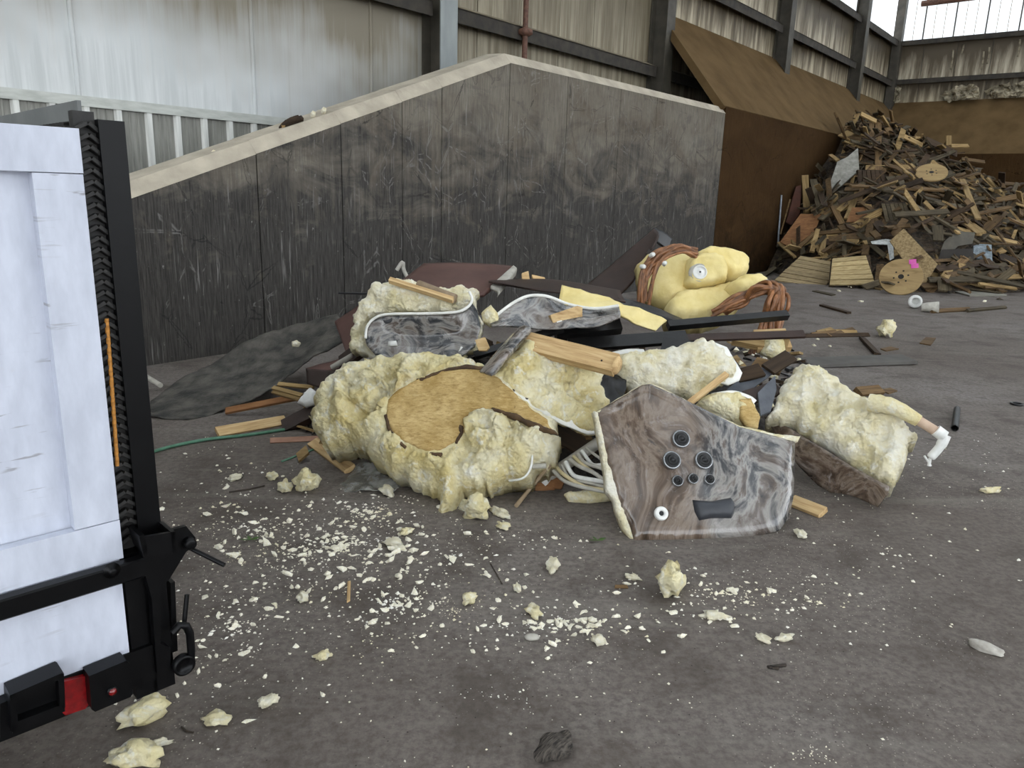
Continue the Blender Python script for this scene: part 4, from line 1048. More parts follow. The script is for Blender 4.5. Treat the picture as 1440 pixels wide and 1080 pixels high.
# ---- F: upper left tub piece with marbled bowl
nF = facing(-6, 26); PF = at(600, 506, 4.72)
TF = thing('tub_bowl_piece', 'piece of grey marbled tub bowl with white torn foam rim, at the upper left', 'tub panel', ground(590, 560))
lump('foam_rim', [(494, 498), (492, 470), (500, 445), (508, 425), (522, 408), (530, 396), (542, 402), (560, 400), (585, 408), (610, 416), (640, 412), (662, 408), (668, 425), (674, 440), (676, 460), (668, 492), (640, 506), (560, 510), (525, 502)], PF - nF * .05, nF, .05, .05, .10, FOAM_W, TF, .010, .08, 12, .03, seed=21, flat=([(512, 470), (518, 455), (530, 446), (550, 443), (600, 443), (640, 441), (664, 426), (676, 460), (668, 500), (600, 512), (528, 505), (516, 486)], -.01, .015))
lump('acrylic_shell', [(512, 470), (518, 455), (530, 446), (550, 443), (600, 443), (640, 441), (656, 436), (664, 426), (671, 436), (676, 460), (668, 488), (650, 501), (600, 508), (556, 507), (528, 500), (516, 486)], PF + nF * .055, nF, 0, .1, .012, MARB_B, TF, .02, 0, jag=.001, hf=lambda u, v, e: -.05 * math.sin(math.pi * u) * min(1, e / .12) + .03 * max(0, u - .75))
m = MB(); pts = [(514, 476), (516, 460), (526, 448), (545, 442), (600, 441), (640, 439), (656, 433), (664, 422), (660, 410)]
m.tube(curve_pts([onplane(x, y, PF + nF * .066, nF) for x, y in pts], 6), .009, 8); m.build('shell_rim', SHELLW, TF)
m = MB(); c = onplane(545, 448, PF + nF * .045, nF)
MB().lathe(c, nF, [(.035, 0), (.03, .006), (.018, .004), (0, .004)], 18).build('drain_fitting', simple('dark_fitting', '#2f2f31', '#3d3d3f', 9), TF)
lump('sticker', [(546, 480), (557, 479), (559, 486), (545, 487)], PF + nF * .035, nF, .001, .02, .004, PVCW, TF, .02, 0, jag=0)
lump('scratched_label', [(641, 503), (648, 487), (651, 488), (645, 504)], PF + nF * .05, nF, .001, .02, .004, PVCW, TF, .02, 0, jag=0)
lump('foam_mound', [(540, 402), (560, 393), (590, 400), (615, 408), (645, 405), (672, 410), (664, 424), (648, 432), (600, 436), (560, 436), (535, 425)], PF - nF * .02, facing(-6, 50), .05, .06, .06, FOAM_W, TF, .010, .085, 13, .03, seed=31)
# wooden bars on its top
pxboard('pine_strip', (548, 394, 4.95), (637, 422, 4.80), .032, .032, WD_FRESH, 'pine strip lying on the foam rim of the marbled bowl', 'strip')
tag(MB().tube([at(588, 400, 4.98), at(640, 420, 4.86)], .03, 12).build('pipe_stub', simple('brown_pipe', '#7b6a54', '#94816a', 12)), 'brown pipe stub lying beside the pine strip', 'pipe')

# ---- G: second marbled piece behind, an arched lip
TG = thing('tub_arch_piece', 'dark marbled tub piece with pale arched rim between the two foam pieces', 'tub panel', ground(760, 560))
loft('acrylic_shell', [[(688, 452, 4.9), (705, 438, 4.98), (725, 424, 5.05), (745, 416, 5.08), (770, 417, 5.08), (800, 428, 5.05), (835, 434, 5.0), (870, 430, 4.95)], [(690, 456, 4.86), (712, 450, 4.88), (735, 444, 4.9), (755, 440, 4.92), (780, 444, 4.9), (805, 448, 4.88), (838, 448, 4.86), (872, 438, 4.84)], [(692, 458, 4.84), (716, 458, 4.82), (740, 460, 4.8), (762, 462, 4.8), (785, 462, 4.8), (806, 460, 4.8), (840, 458, 4.8), (872, 446, 4.8)]], MARB_B, .012, TG)
MB().tube(curve_pts([at(x, y, Y - .01) for x, y, Y in ((686, 454, 4.9), (705, 438, 4.98), (725, 424, 5.05), (745, 416, 5.08), (770, 417, 5.08), (800, 428, 5.05), (835, 434, 5.0), (870, 430, 4.95))], 6), .011, 8).build('shell_rim', SHELLW, TG)
lump('foam_patch', [(676, 440), (690, 428), (700, 440), (702, 452), (690, 458), (680, 452)], at(690, 445, 4.92), facing(0, 30), .04, .04, .03, FOAM_Y, TG, .012, .02, 12, .006)
# yellow foam sheets
o = loft('foam_sheet', [[(790, 401, 5.2), (832, 411, 5.15), (876, 426, 5.1)], [(787, 416, 5.12), (828, 424, 5.08), (872, 430, 5.05)], [(784, 428, 5.05), (815, 432, 5.02), (842, 433, 5.0)]], FOAM_S, .02, None, 6, .02, 9); tag(o, 'yellow foam sheet with white edge beside the dark sheet', 'foam sheet')
o = loft('foam_sheet', [[(868, 424, 5.1), (905, 436, 5.05), (938, 450, 5.0)], [(864, 432, 5.05), (900, 448, 5.0), (930, 457, 4.98)], [(860, 438, 5.0), (895, 456, 4.98), (922, 465, 4.96)]], FOAM_S, .02, None, 6, .02, 9); tag(o, 'yellow foam strip hanging over the black rail', 'foam sheet')

# ---- H: brown cabinet shell at the back left
TH = thing('cabinet_shell', 'brown plastic tub cabinet lying folded behind the marbled bowl', 'cabinet', ground(600, 500))
loft('top_panel', [[(596, 370, 6.1), (640, 369, 6.15), (690, 371, 6.15), (723, 374, 6.1)], [(570, 390, 5.75), (625, 392, 5.75), (672, 396, 5.75), (700, 396, 5.75)], [(560, 400, 5.6), (612, 408, 5.55), (650, 414, 5.5), (680, 412, 5.5)]], BROWNP, .03, TH)
loft('side_panel', [[(470, 452, 6.0), (500, 432, 6.0), (535, 408, 6.0), (575, 388, 6.0)], [(480, 478, 5.7), (505, 470, 5.65), (540, 450, 5.6), (580, 430, 5.6)], [(488, 500, 5.5), (510, 500, 5.45), (545, 490, 5.4), (580, 470, 5.4)]], BROWNP, .03, TH)
loft('padded_edge', [[(722, 373, 6.05), (705, 388, 5.8), (690, 402, 5.6)], [(727, 378, 6.0), (714, 392, 5.75), (700, 408, 5.55)], [(725, 388, 6.0), (716, 398, 5.75), (702, 414, 5.5)]], PVC, .03, TH)
loft('dark_side', [[(727, 376, 6.08), (726, 392, 6.0)], [(712, 392, 5.78), (714, 402, 5.75)]], BROWND, .02, TH)
TH2 = thing('cabinet_corner', 'dark brown cabinet corner box lying below the rubber mat end', 'cabinet', ground(460, 580))
loft('top_face', [[(448, 512, 5.3), (475, 505, 5.3), (500, 488, 5.4)], [(430, 518, 5.15), (465, 520, 5.1), (498, 508, 5.15)]], BROWNP, .02, TH2)
loft('front_face', [[(430, 518, 5.14), (462, 521, 5.08)], [(432, 540, 5.08), (458, 547, 5.0)]], BROWND, .02, TH2)
loft('end_face', [[(462, 521, 5.07), (480, 520, 5.1), (500, 508, 5.15)], [(458, 547, 5.0), (475, 548, 5.02), (498, 535, 5.08)]], BROWND, .02, TH2)
o = pxboard('brown_panel_strip', (399, 602, 4.92), (470, 565, 5.0), .10, .06, BROWND, 'dark brown cabinet strip in front of the white block', 'strip')
pxboard('brown_panel_strip', (480, 512, 5.05), (520, 482, 5.0), .12, .04, BROWND, 'dark brown strip leaning under the marbled bowl', 'strip')
tag(MB().tube([at(467, 517, 5.02), at(496, 500, 5.0)], .02, 10).build('pipe_stub', PVC), 'short grey pipe on the brown cabinet corner', 'pipe')
lump_o = lump('foam_block_white', [(429, 552), (437, 545), (446, 552), (441, 568), (430, 572), (418, 566)], at(432, 560, 4.95), facing(-10, 35), .03, .02, .03, PVCW, None, .012, 0, jag=.001); tag(lump_o, 'small white block on top of the brown strips', 'block')

# ---- I: dark sheets and rails across the middle
o = loft('dark_sheet', [[(688, 394, 5.7), (740, 392, 5.8), (790, 394, 5.8), (872, 408, 5.6)], [(690, 396, 5.6), (745, 404, 5.45), (800, 408, 5.4), (875, 416, 5.4)], [(720, 400, 5.55), (760, 408, 5.35), (810, 413, 5.3), (880, 424, 5.3)]], BROWND, .012, None); tag(o, 'thin dark brown sheet lying above the arched tub piece', 'sheet')
o = loft('black_liner', [[(795, 398, 5.7), (850, 412, 5.6), (905, 426, 5.5), (972, 454, 5.35)], [(797, 404, 5.62), (850, 422, 5.5), (905, 438, 5.4), (966, 458, 5.25)]], BLK, .03, None, 6, .01, 6); tag(o, 'long black plastic liner edge running down to the rails', 'liner')
def rail(name, p0, p1, w, h, mat, label):
    pxboard(name, p0, p1, w, h, mat, label, 'rail')
rail('black_rail', (940, 458, 5.2), (1107, 443, 5.35), .055, .05, BLK, 'glossy black rail with pale end across the rear foam')
rail('dark_plank', (862, 479, 5.05), (1130, 470, 5.15), .06, .02, BROWND, 'long dark plank lying under the glossy black rail')
rail('dark_beam', (780, 470, 4.95), (872, 459, 5.05), .09, .06, BLK, 'short black beam beside the drilled wood block')
rail('black_strip', (800, 486, 4.85), (965, 474, 4.95), .10, .03, BLK, 'flat black plastic strip above the pine beam')
rail('black_strip', (668, 500, 4.75), (790, 462, 4.85), .05, .03, BLK, 'black plastic strip running behind the grey rolled lip')
rail('dark_sheet', (930, 488, 4.85), (1010, 500, 4.75), .16, .03, BLK, 'black panel slanting down behind the pale foam piece')
def block(px, Y, n, th, mat, label, cat='wood block', name='wood_block'):
    o = slab(px, at(px[0][0], px[0][1], Y), n, th).build(name, mat); return tag(o, label, cat)
b1 = block([(774, 443), (812, 430), (819, 432), (819, 456), (781, 463)], 4.85, facing(15, 15), .05, WD_FRESH, 'drilled wood block with a paper label on the black beam')
MB().lathe(onplane(804, 456, at(774, 443, 4.845), facing(15, 15)), facing(15, 15), [(.016, 0), (.014, .003), (0, .003)], 12).build('drilled_hole', BROWND, b1)
o = slab([(783, 452), (790, 450), (791, 457), (784, 459)], at(774, 443, 4.845), facing(15, 15), .002).build('paper_label', PVCW, b1)
b2 = block([(668, 478), (682, 474), (688, 488), (684, 493), (673, 493)], 4.55, facing(-5, 20), .04, WD_FRESH, 'small wood block with a paper label beside the grey lip')
block([(734, 384), (743, 381), (745, 393), (735, 395)], 5.8, facing(5, 20), .05, WD_FRESH, 'small wood block standing behind the dark sheet')
block([(748, 386), (766, 390), (768, 396), (750, 394)], 5.85, facing(5, 30), .05, WD_FRESH, 'flat wood block lying behind the dark sheet')
block([(842, 440), (852, 437), (854, 455), (844, 455)], 4.95, facing(0, 20), .04, WD_FRESH, 'narrow wood block between foam strip and black beam')

# ---- J: rear foam equipment with copper hoses, brown perforated panel
TJ = thing('foamed_pump_unit', 'smooth yellow foamed tub plumbing with a white dial, at the back', 'foam unit', ground(990, 480))
nJ = facing(0, 25)
lump('foam_body', [(896, 372), (910, 358), (940, 350), (972, 362), (975, 400), (965, 440), (930, 435), (902, 418)], at(940, 430, 6.0), nJ, .16, .2, .15, FOAM_S, TJ, .022, .03, 4, .01, seed=41)
lump('dial_box', [(966, 366), (978, 358), (1000, 357), (1014, 362), (1020, 380), (1019, 398), (1000, 404), (975, 408), (960, 404), (961, 384)], at(1000, 405, 5.95), facing(0, 18), .14, .05, .15, FOAM_S, TJ, .016, .03, 6, .008, seed=43)
lump('upper_foam', [(978, 356), (992, 350), (1015, 353), (1036, 358), (1049, 369), (1048, 387), (1036, 393), (1024, 394), (1010, 385), (990, 370)], at(1020, 395, 6.05), facing(15, 32), .12, .06, .12, FOAM_S, TJ, .016, .035, 6, .008, seed=44)
lump('lower_foam', [(936, 432), (948, 417), (985, 414), (1008, 408), (1030, 402), (1046, 405), (1048, 416), (1036, 432), (1018, 444), (990, 452), (960, 454), (940, 448)], at(1000, 452, 5.75), facing(8, 52), .11, .06, .15, FOAM_S, TJ, .016, .045, 5, .012, seed=47)
lump('side_foam', [(1022, 402), (1040, 390), (1062, 388), (1075, 398), (1070, 410), (1052, 420), (1034, 418)], at(1050, 420, 5.8), facing(20, 35), .10, .06, .12, FOAM_S, TJ, .016, .035, 6, .01, seed=49)
c = onplane(984, 383, at(1000, 405, 5.80), facing(0, 20))
MB().lathe(c, facing(0, 20), [(.055, 0), (.055, .01), (.045, .012), (.045, .006), (.02, .008), (.016, .014), (0, .014)], 24).build('dial', PVCW, TJ)
MB().lathe(c, facing(0, 20), [(.08, -.03), (.07, -.002), (0, -.002)], 24).build('dial_seat', PVC, TJ)
MB().lathe(c, facing(0, 20), [(.008, .014), (.006, .018), (0, .018)], 10).build('dial_hub', BLK, TJ)
for x, y in ((1078, 396), (1062, 414), (918, 358), (935, 370), (905, 375)):
    MB().lathe(at(x, y, 5.72), Vector((rnd.uniform(-1, 1), -1, rnd.uniform(0, 1))), [(.017, -.03), (.018, 0), (.015, .012), (0, .012)], 10).build('white_clip', PVCW, TJ)
THS = thing('hose_bundle', 'bundle of copper brown hoses arching over the left of the yellow foam', 'hoses', ground(930, 480))
for k in range(13):
    j = lambda a: rnd.uniform(-a, a) * 1.7
    MB().tube(curve_pts([at(900 + k * .8 + j(3), 420 + j(8), 5.75), at(902 + k * 1.5 + j(3), 385 + j(5), 5.75), at(916 + k * 1.6 + j(3), 360 + j(4), 5.8), at(945 + k + j(4), 344 + k * .9 + j(2), 5.85), at(978 + j(3), 351 + k * .8 + j(2), 5.9)], 7), .0135, 6).build('hose', COPPER, THS)
THS2 = thing('hose_bundle', 'thick bundle of copper brown hoses looping down at the right of the yellow foam', 'hoses', ground(1070, 480))
for k in range(20):
    j = lambda a: rnd.uniform(-a, a) * 1.5; f = k / 19
    MB().tube(curve_pts([at(1010 + j(8), 442 - 6 * f + j(3), 5.65), at(1040 + j(4), 425 - 8 * f + j(4), 5.6), at(1064 + 14 * f + j(5), 406 + j(5), 5.58 + j(.05)), at(1086 + 17 * f + j(4), 408 + j(6), 5.55 + j(.04)), at(1078 + 26 * f + j(3), 428 + j(5), 5.52 + j(.05)), at(1074 + 24 * f + j(4), 452 + j(8), 5.52), at(1060 + 35 * f + j(4), 492 + j(6), 5.45)], 6), .015, 6).build('hose', COPPER, THS2)
o = loft('perforated_panel', [[(822, 402, 6.3), (850, 380, 6.5), (885, 350, 6.7), (920, 321, 6.9)], [(845, 408, 6.2), (868, 390, 6.35), (895, 365, 6.5), (926, 330, 6.75)], [(868, 416, 6.1), (885, 400, 6.2), (898, 380, 6.3), (912, 355, 6.5)]], BROWND, .02, None); tag(o, 'dark brown perforated cabinet panel propped behind the hoses', 'panel')
o = loft('folded_panel', [[(920, 320, 6.9), (934, 326, 6.95), (946, 336, 7.0)], [(918, 335, 6.85), (930, 345, 6.9), (940, 352, 6.95)]], BLK, .02, None); tag(o, 'black folded panel corner at the very top of the heap', 'panel')
# framing under the rear foam
for a, b, w, lb in (((1062, 480, 5.35), (1108, 478, 5.35), .18, 'short thick timber under the copper hoses'), ((1098, 502, 5.25), (1108, 470, 5.3), .04, 'upright wooden batten at the right end of the hoses'), ((1030, 478, 5.3), (1080, 488, 5.3), .06, 'wooden batten under the dark plank')):
    pxboard('timber', a, b, w, .05, WD_FRESH if w > .1 else WD_PALE, lb, 'timber')
lump_o = lump('foam_scrap', [(1075, 478), (1090, 472), (1106, 478), (1104, 500), (1085, 503), (1072, 495)], at(1090, 500, 5.25), facing(10, 30), .05, .05, .04, FOAM_Y, None, .016, .03, 8, .01); tag(lump_o, 'yellow foam scrap under the right end of the black rail', 'foam scrap')

# ---- K: the rubber mat against the wall
g0 = lambda x, y: ground(x, y, .012)
o = loft('rubber_mat', [[(212, 566, g0(212, 566).y), (240, 545, 5.75), (290, 516, 6.0), (345, 480, 6.25), (400, 463, 6.4), (474, 441, 6.45)],
                        [g0(211, 577), (255, 566, 5.35), (310, 542, 5.65), (362, 512, 5.95), (420, 488, 6.15), (484, 458, 6.25)],
                        [g0(212, 586), (268, 588, g0(268, 588).y), (330, 571, 5.35), (372, 552, 5.5), (425, 512, 5.8), (486, 476, 6.0)]], MATM, .012, None, 8, .035, 3.0)
tag(o, 'dirty black rubber mat draped from the floor up to the brown cabinet', 'mat')
o = lump('foam_crumb_large', [(410, 481), (418, 478), (423, 482), (420, 487), (411, 487)], at(416, 483, 5.95), facing(0, 45), .02, .03, .01, FOAM_W, None, .008, .01, 20, .003); tag(o, 'foam crumb lying on the rubber mat', 'foam crumb')
tag(MB().tube([at(203, 528, 5.9), at(226, 542, 5.7)], .02, 8).build('pipe_stub', PVC), 'thin grey pipe end poking out by the trailer post', 'pipe')
tag(MB().tube([at(476, 412, 6.6), at(520, 413, 6.6)], .01, 6).build('thin_rod', BLK), 'thin dark rod sticking out left of the marbled bowl', 'rod')
m = MB(); m.tube(curve_pts([at(558, 380, 6.0), at(566, 369, 6.0), at(568, 380, 6.0), at(577, 398, 5.9)], 5), .016, 8)
tag(m.build('bent_bracket', PVC), 'bent grey bracket sticking up beside the brown cabinet', 'bracket')

# ---- front left litter of boards and hose
pxboard('orange_board', (304, 609), (402, 592), .085, .03, WD_FRESH, 'orange pine board lying on the floor beside the green hose')
pxboard('orange_board', (440, 622), (492, 660), .075, .03, WD_FRESH, 'short orange board slanting from the green strap to the film')
pxboard('floor_lath', (318, 578, 5.2), (420, 558, 5.25), .05, .02, WD_ORANGE, 'reddish lath poking out under the rubber mat')
pxboard('floor_lath', (380, 620), (450, 617), .04, .015, simple('pink_lath', '#8a6552', '#a07c66', 9), 'pinkish lath behind the short orange board')
pxboard('floor_lath', (470, 634), (505, 643), .04, .015, WD_TAN, 'tan lath sticking out from under the foam block')
for k, (a, b) in enumerate((((384, 545, 5.2), (424, 556, 5.05)), ((384, 551, 5.18), (422, 562, 5.03)), ((392, 540, 5.25), (440, 545, 5.15)))):
    pxboard('bundle_lath', a, b, .03, .015, WD_PALE, ['upper', 'lower', 'rear'][k] + ' of three pale laths under the rubber mat', 'lath')
m = MB().tube(curve_pts([ground(200, 640, .012), ground(240, 628, .012), ground(290, 618, .012), ground(345, 612, .012), ground(400, 604, .012)], 6), .011, 8)
tag(m.build('green_hose', GREENH), 'long green hose lying across the floor to the trailer', 'hose')
pxboard('green_strap', (396, 649), (446, 630), .012, .006, GREENH, 'short green strap under the orange board', 'strap')
CLEAR = NT('clear_plastic_film'); CLEAR.b.inputs['Alpha'].default_value = .55
CLEAR.out(CLEAR.ramp(CLEAR.noise(CLEAR.coord, 12, 5), [(.4, '#77756f'), (.65, '#c4c3be')]), .25, CLEAR.noise(CLEAR.coord, 22, 3), .8, .02)
o = loft('plastic_film', [[(500, 657, 4.15), (515, 650, 4.2), (530, 655, 4.15), (548, 668, 4.05)], [(478, 680, 4.0), (505, 676, 3.98), (530, 678, 3.95), (562, 684, 3.9)], [(466, 694, 3.86), (495, 692, 3.84), (520, 690, 3.85), (555, 690, 3.83)]], CLEAR.m, .002, None, 6, .03, 7); tag(o, 'crumpled clear plastic film under the left of the foam block', 'film')
# manifold and bits between the foam block and the jet panel
HOSEY = simple('yellowed_hose', '#b5a67e', '#c9bb95', 12, rough=.5)
TMF = thing('pipe_manifold', 'grey pipe manifold with many thin hoses beside the jet panel', 'manifold', ground(800, 680))
MB().tube([ground(768, 672, .05), at(842, 622, 4.05)], .032, 14).build('manifold_pipe', PVC, TMF)
MB().tube([ground(770, 670, .05), ground(762, 676, .05)], .036, 14).build('end_cap', PVCW, TMF)
for k in range(9):
    f = k / 8; x0, y0 = 778 + 46 * f, 662 - 32 * f
    MB().tube(curve_pts([at(x0, y0, 3.9 + .1 * f), at(x0 + 12 + rnd.uniform(-4, 4), y0 + 14 + rnd.uniform(-5, 5), 3.82 + .08 * f), at(x0 + 35 + rnd.uniform(-6, 6), y0 + 22 + rnd.uniform(-7, 7), 3.78 + .06 * f), at(852, 665 + 30 * (1 - f) * .8 + rnd.uniform(-5, 5), 3.75)], 5), rnd.choice((.008, .011, .013)), 7).build('thin_hose', [PVC, HOSEY, PVC, PVCW][k % 4], TMF)
m = MB().tube([ground(726, 711, .012), ground(748, 684, .03), at(772, 655, 3.85)], .012, 9)
tag(m.build('pipe_length', simple('tan_pipe', '#8f7c62', '#a89478', 12)), 'tan pipe length lying in front of the manifold', 'pipe')
for k, px in enumerate(([(740, 672), (762, 668), (786, 676), (780, 688), (752, 690)], [(775, 668), (795, 672), (790, 686), (770, 684)])):
    o = lump('torn_board', px, ground(760, 690), facing(0, 55), .01, .03, .02, WD_ORANGE, None, .012, .02, 12, .008, seed=k); tag(o, ['left', 'right'][k] + ' torn orange board fragment under the manifold', 'fragment')
o = lump('foam_strip', [(793, 695), (800, 692), (850, 686), (860, 690), (860, 702), (830, 708), (800, 706)], ground(825, 707), facing(0, 45), .035, .03, .02, FOAM_Y, None, .01, .012, 12, .006, seed=6); tag(o, 'foam covered stick lying left of the jet panel', 'foam strip')
for k, (a, b, w) in enumerate((((770, 600, 4.2), (838, 640, 4.05), .12), ((782, 625, 4.15), (830, 612, 4.15), .06))):
    pxboard('broken_lath', a, b, w, .02, WD_BROWN if k == 0 else WD_TAN, ['dark', 'tan'][k] + ' broken lath in the gap above the manifold', 'lath')
o = loft('black_bag', [[(836, 528, 4.3), (850, 522, 4.35), (876, 535, 4.35)], [(842, 548, 4.2), (858, 545, 4.25), (878, 555, 4.25)], [(848, 566, 4.1), (862, 566, 4.15), (872, 570, 4.15)]], BLK, .01, None, 6, .06, 8); tag(o, 'crumpled black plastic bag between beam and jet panel', 'bag')
# grey tile shards and scraps right of the pale foam
TILE = simple('blue_grey_board', '#50535a', '#65686e', 8)
for k, (px, Y) in enumerate((([(1022, 548), (1052, 522), (1100, 508), (1104, 512), (1072, 536), (1050, 553)], 4.6), ([(1066, 552), (1090, 528), (1092, 548), (1084, 578), (1070, 584)], 4.4), ([(1096, 545), (1108, 535), (1112, 550), (1100, 575)], 4.5))):
    o = slab(px, at(px[0][0], px[0][1], Y), facing(10, 55), .015).build('grey_board_shard', TILE); tag(o, ['long', 'middle', 'small'][k] + ' blue grey board shard beside the right foam piece', 'shard')
for k, (a, b) in enumerate((((1034, 530, 4.7), (1072, 520, 4.75)), ((1060, 510, 4.9), (1100, 520, 4.8)), ((1050, 560, 4.4), (1095, 545, 4.5)), ((1080, 520, 4.75), (1112, 500, 4.9)))):
    pxboard('brown_scrap', a, b, .1, .02, [WD_BROWN, WD_TAN, BROWND, WD_BROWN][k], ['first', 'second', 'third', 'fourth'][k] + ' brown scrap counted from the pale foam piece rightwards', 'scrap')

oct6 = ((1, 0, 0), (0, 1, 0), (-1, .2, 0), (0, -1, .1), (0, 0, .9), (.1, 0, -.5)); oct8 = [(0, 1, 4), (1, 2, 4), (2, 3, 4), (3, 0, 4), (1, 0, 5), (2, 1, 5), (3, 2, 5), (0, 3, 5)]
# small scraps wedged between the big pieces: too many and too small to count
for nm, mt, cnt in (('pale', WD_PALE, 60), ('brown', WD_BROWN, 70), ('black plastic', BLK, 50), ('foam', FOAM_W, 60)):
    m = MB()
    for i in range(cnt):
        if rnd.random() < .55:
            x, y = rnd.uniform(-1.1, 1.7), rnd.uniform(4.2, 6.2); z = core_z(x, y)
            if z < .03: continue
        else:
            px, py = rnd.uniform(1030, 1130), rnd.uniform(490, 585)
            if nm == 'pale' and rnd.random() < .5: px, py = rnd.uniform(420, 500), rnd.uniform(560, 650)
            g = ground(px, py); x, y, z = g.x, g.y, rnd.uniform(0, .05)
        V, Fc = board_mesh(rnd.uniform(.06, .3), rnd.uniform(.02, .08), rnd.uniform(.008, .03), .02, i)
        if nm == 'foam': V, Fc = [tuple(q * rnd.uniform(.025, .06) for q in v) for v in oct6], oct8
        d = Vector((rnd.uniform(-1, 1), rnd.uniform(-1, 1), rnd.uniform(-.35, .35))); Mx = Matrix.Translation((x, y, z + .02)) @ frame(d, (rnd.gauss(0, .4), rnd.gauss(0, .4), 1))
        m.add([Mx @ Vector(v) for v in V], Fc)
    tag(m.build('small_scraps', mt), nm + ' scraps wedged between the broken tub pieces', 'scraps', kind='stuff')
# ------------------------------------------------------------------ fixtures on the walls
pf = wl(10.27, D - .32, 0)
tp_ = thing('standpipe', 'rusty vertical pipe with a flange rising behind the peak of the concrete wall', 'pipe', pf)
MB().tube([pf + Vector((0, 0, 2.9)), pf + Vector((0, 0, 9.6))], .045, 12).build('pipe', RUST, tp_)
MB().lathe(pf + Vector((0, 0, 4.12)), (0, 0, 1), [(.06, -.06), (.12, -.03), (.12, .03), (.06, .06)], 16).build('flange', RUST, tp_)
MB().tube([pf, pf + Vector((0, 0, 2.9))], .03, 8).build('lower_pipe', RUST, tp_)
a, b = wl(SE + D - .5, .95, 8.66), wl(SE + D - .5, -14, 8.8)
o = MB().tube([a, b], .10, 12).build('sprinkler_pipe', RUST); tag(o, 'brown pipe running across the translucent panels of the end wall', 'pipe')
MB().tube([a + E2 * -.2, a + E2 * -.2 + Vector((0, 0, 1))], .05, 8).build('pipe_hanger', RUST, o)
TORN = simple('torn_insulation_film', '#5f5643', '#b3a88f', 4, (1, 1, 1), .4, .9, 8, .1)
nW = -E1
def ew(x, y, off=.25): return onplane(x, y, wl(SE + D - off, 0, 0), E1)
for k, (r0, r1, r2) in enumerate((([(1322, 134), (1345, 122), (1368, 118)], [(1326, 138), (1350, 130), (1376, 124)], [(1332, 141), (1356, 139), (1378, 137)]),
                                 ([(1384, 128), (1402, 120), (1420, 118)], [(1388, 133), (1405, 126), (1424, 124)], [(1396, 138), (1412, 136), (1430, 134)]),
                                 ([(1257, 124), (1261, 122), (1265, 124)], [(1255, 132), (1260, 130), (1264, 134)], [(1254, 142), (1259, 143), (1264, 143)]),
                                 ([(1424, 118), (1432, 116), (1442, 115)], [(1426, 126), (1434, 125), (1444, 124)], [(1430, 137), (1438, 136), (1446, 136)]))):
    o = loft('torn_insulation', [[ew(x, y, .12 + .2 * rnd.random()) for x, y in r] for r in (r0, r1, r2)], TORN, .01, None, 10, .22, 5.0, False)
    tag(o, ['crumpled torn insulation film hanging in the middle of the end wall', 'torn insulation film hanging near the right end of the end wall', 'small torn insulation flap in the corner of the walls', 'torn insulation flap at the far right of the end wall'][k], 'insulation')
for k, (x, y0, y1) in enumerate(((1354, 62, 76), (1339, 70, 98), (1382, 72, 98), (1433, 55, 80), (1262, 70, 84), (1390, 66, 90))):
    o = loft('insulation_tear', [[ew(x, y0, .05), ew(x + 2.5, y0, .07)], [ew(x - 1, (y0 + y1) / 2, .08), ew(x + 1.5, (y0 + y1) / 2, .1)], [ew(x - 3, y1, .05), ew(x - 1.5, y1, .06)]], TORN, .01, None, 4)
    tag(o, 'narrow torn strip of insulation film on the end wall, %s from the corner' % ['third', 'second', 'fourth', 'last', 'first', 'fifth'][k], 'insulation')
# crumbs on the sloping wall top
for k, (x, y, r, mt) in enumerate(((405, 171, .07, WD_BROWN), (398, 174, .05, WD_PALE), (415, 168, .03, FOAM_W), (440, 158, .035, FOAM_W), (300, 213, .03, FOAM_W), (455, 153, .03, FOAM_W))):
    P = onplane(x, y, wl(0, .16, 0), E2); o = lump('wall_crumb', [(x - 3, y), (x, y - 3), (x + 4, y - 1), (x + 3, y + 3), (x - 2, y + 3)] if k else [(392, 178), (402, 168), (424, 162), (427, 166), (412, 172), (402, 177)], P, facing(20, 40), .05, .04, .06, mt, None, .03, .01, 10, .004, seed=k)
    tag(o, ['dark brown clod', 'pale wood clod', 'white crumb right of the clod', 'higher white crumb', 'lowest white crumb', 'highest white crumb'][k] + ' lying on the sloping top of the concrete wall', 'crumb')

# ------------------------------------------------------------------ foam crumbs on the floor
CRUMB = simple('foam_crumbs', '#e2d9b9', '#f3f0e6', 3, (1, 1, 1), .85, .0, 5, .001, rnd_amt=.12)
def blob(seed, sub=1, rough=.45, flat=.6):
    bm = bmesh.new(); bmesh.ops.create_icosphere(bm, subdivisions=sub, radius=1.0)
    for v in bm.verts:
        d = v.co.normalized(); k = 1 + rough * fbm(d + Vector((seed * 7.3, 0, 0)), 1.3, 3) + rough * .5 * (puff(d + Vector((seed, 2, 1)), 1.8) - .4)
        v.co = Vector((d.x * k * 1.15, d.y * k * .9, d.z * k * flat))
    zb = min(v.co.z for v in bm.verts)
    for v in bm.verts: v.co.z -= zb * .85
    me = bpy.data.meshes.new('foam_crumb'); bm.to_mesh(me); bm.free()
    me.materials.append(CRUMB)
    return me
protoc = [blob(i, 1, .8) for i in range(10)]
spots = []
def cluster(cx, cy, rx, ry, n, s0, s1):
    for _ in range(n):
        a, q = rnd.uniform(0, 2 * math.pi), abs(rnd.gauss(0, .5))
        x, y = cx + rx * q * math.cos(a), cy + ry * q * math.sin(a)
        if not (0 < x < 1440 and 600 < y < 1080): continue
        g = ground(x, y); s = s0 + (s1 - s0) * rnd.random() ** 2.5
        spots.append((g.x, g.y, s))
cluster(480, 770, 330, 110, 520, .004, .020); cluster(360, 745, 200, 70, 190, .004, .018); cluster(520, 720, 110, 30, 170, .004, .016)
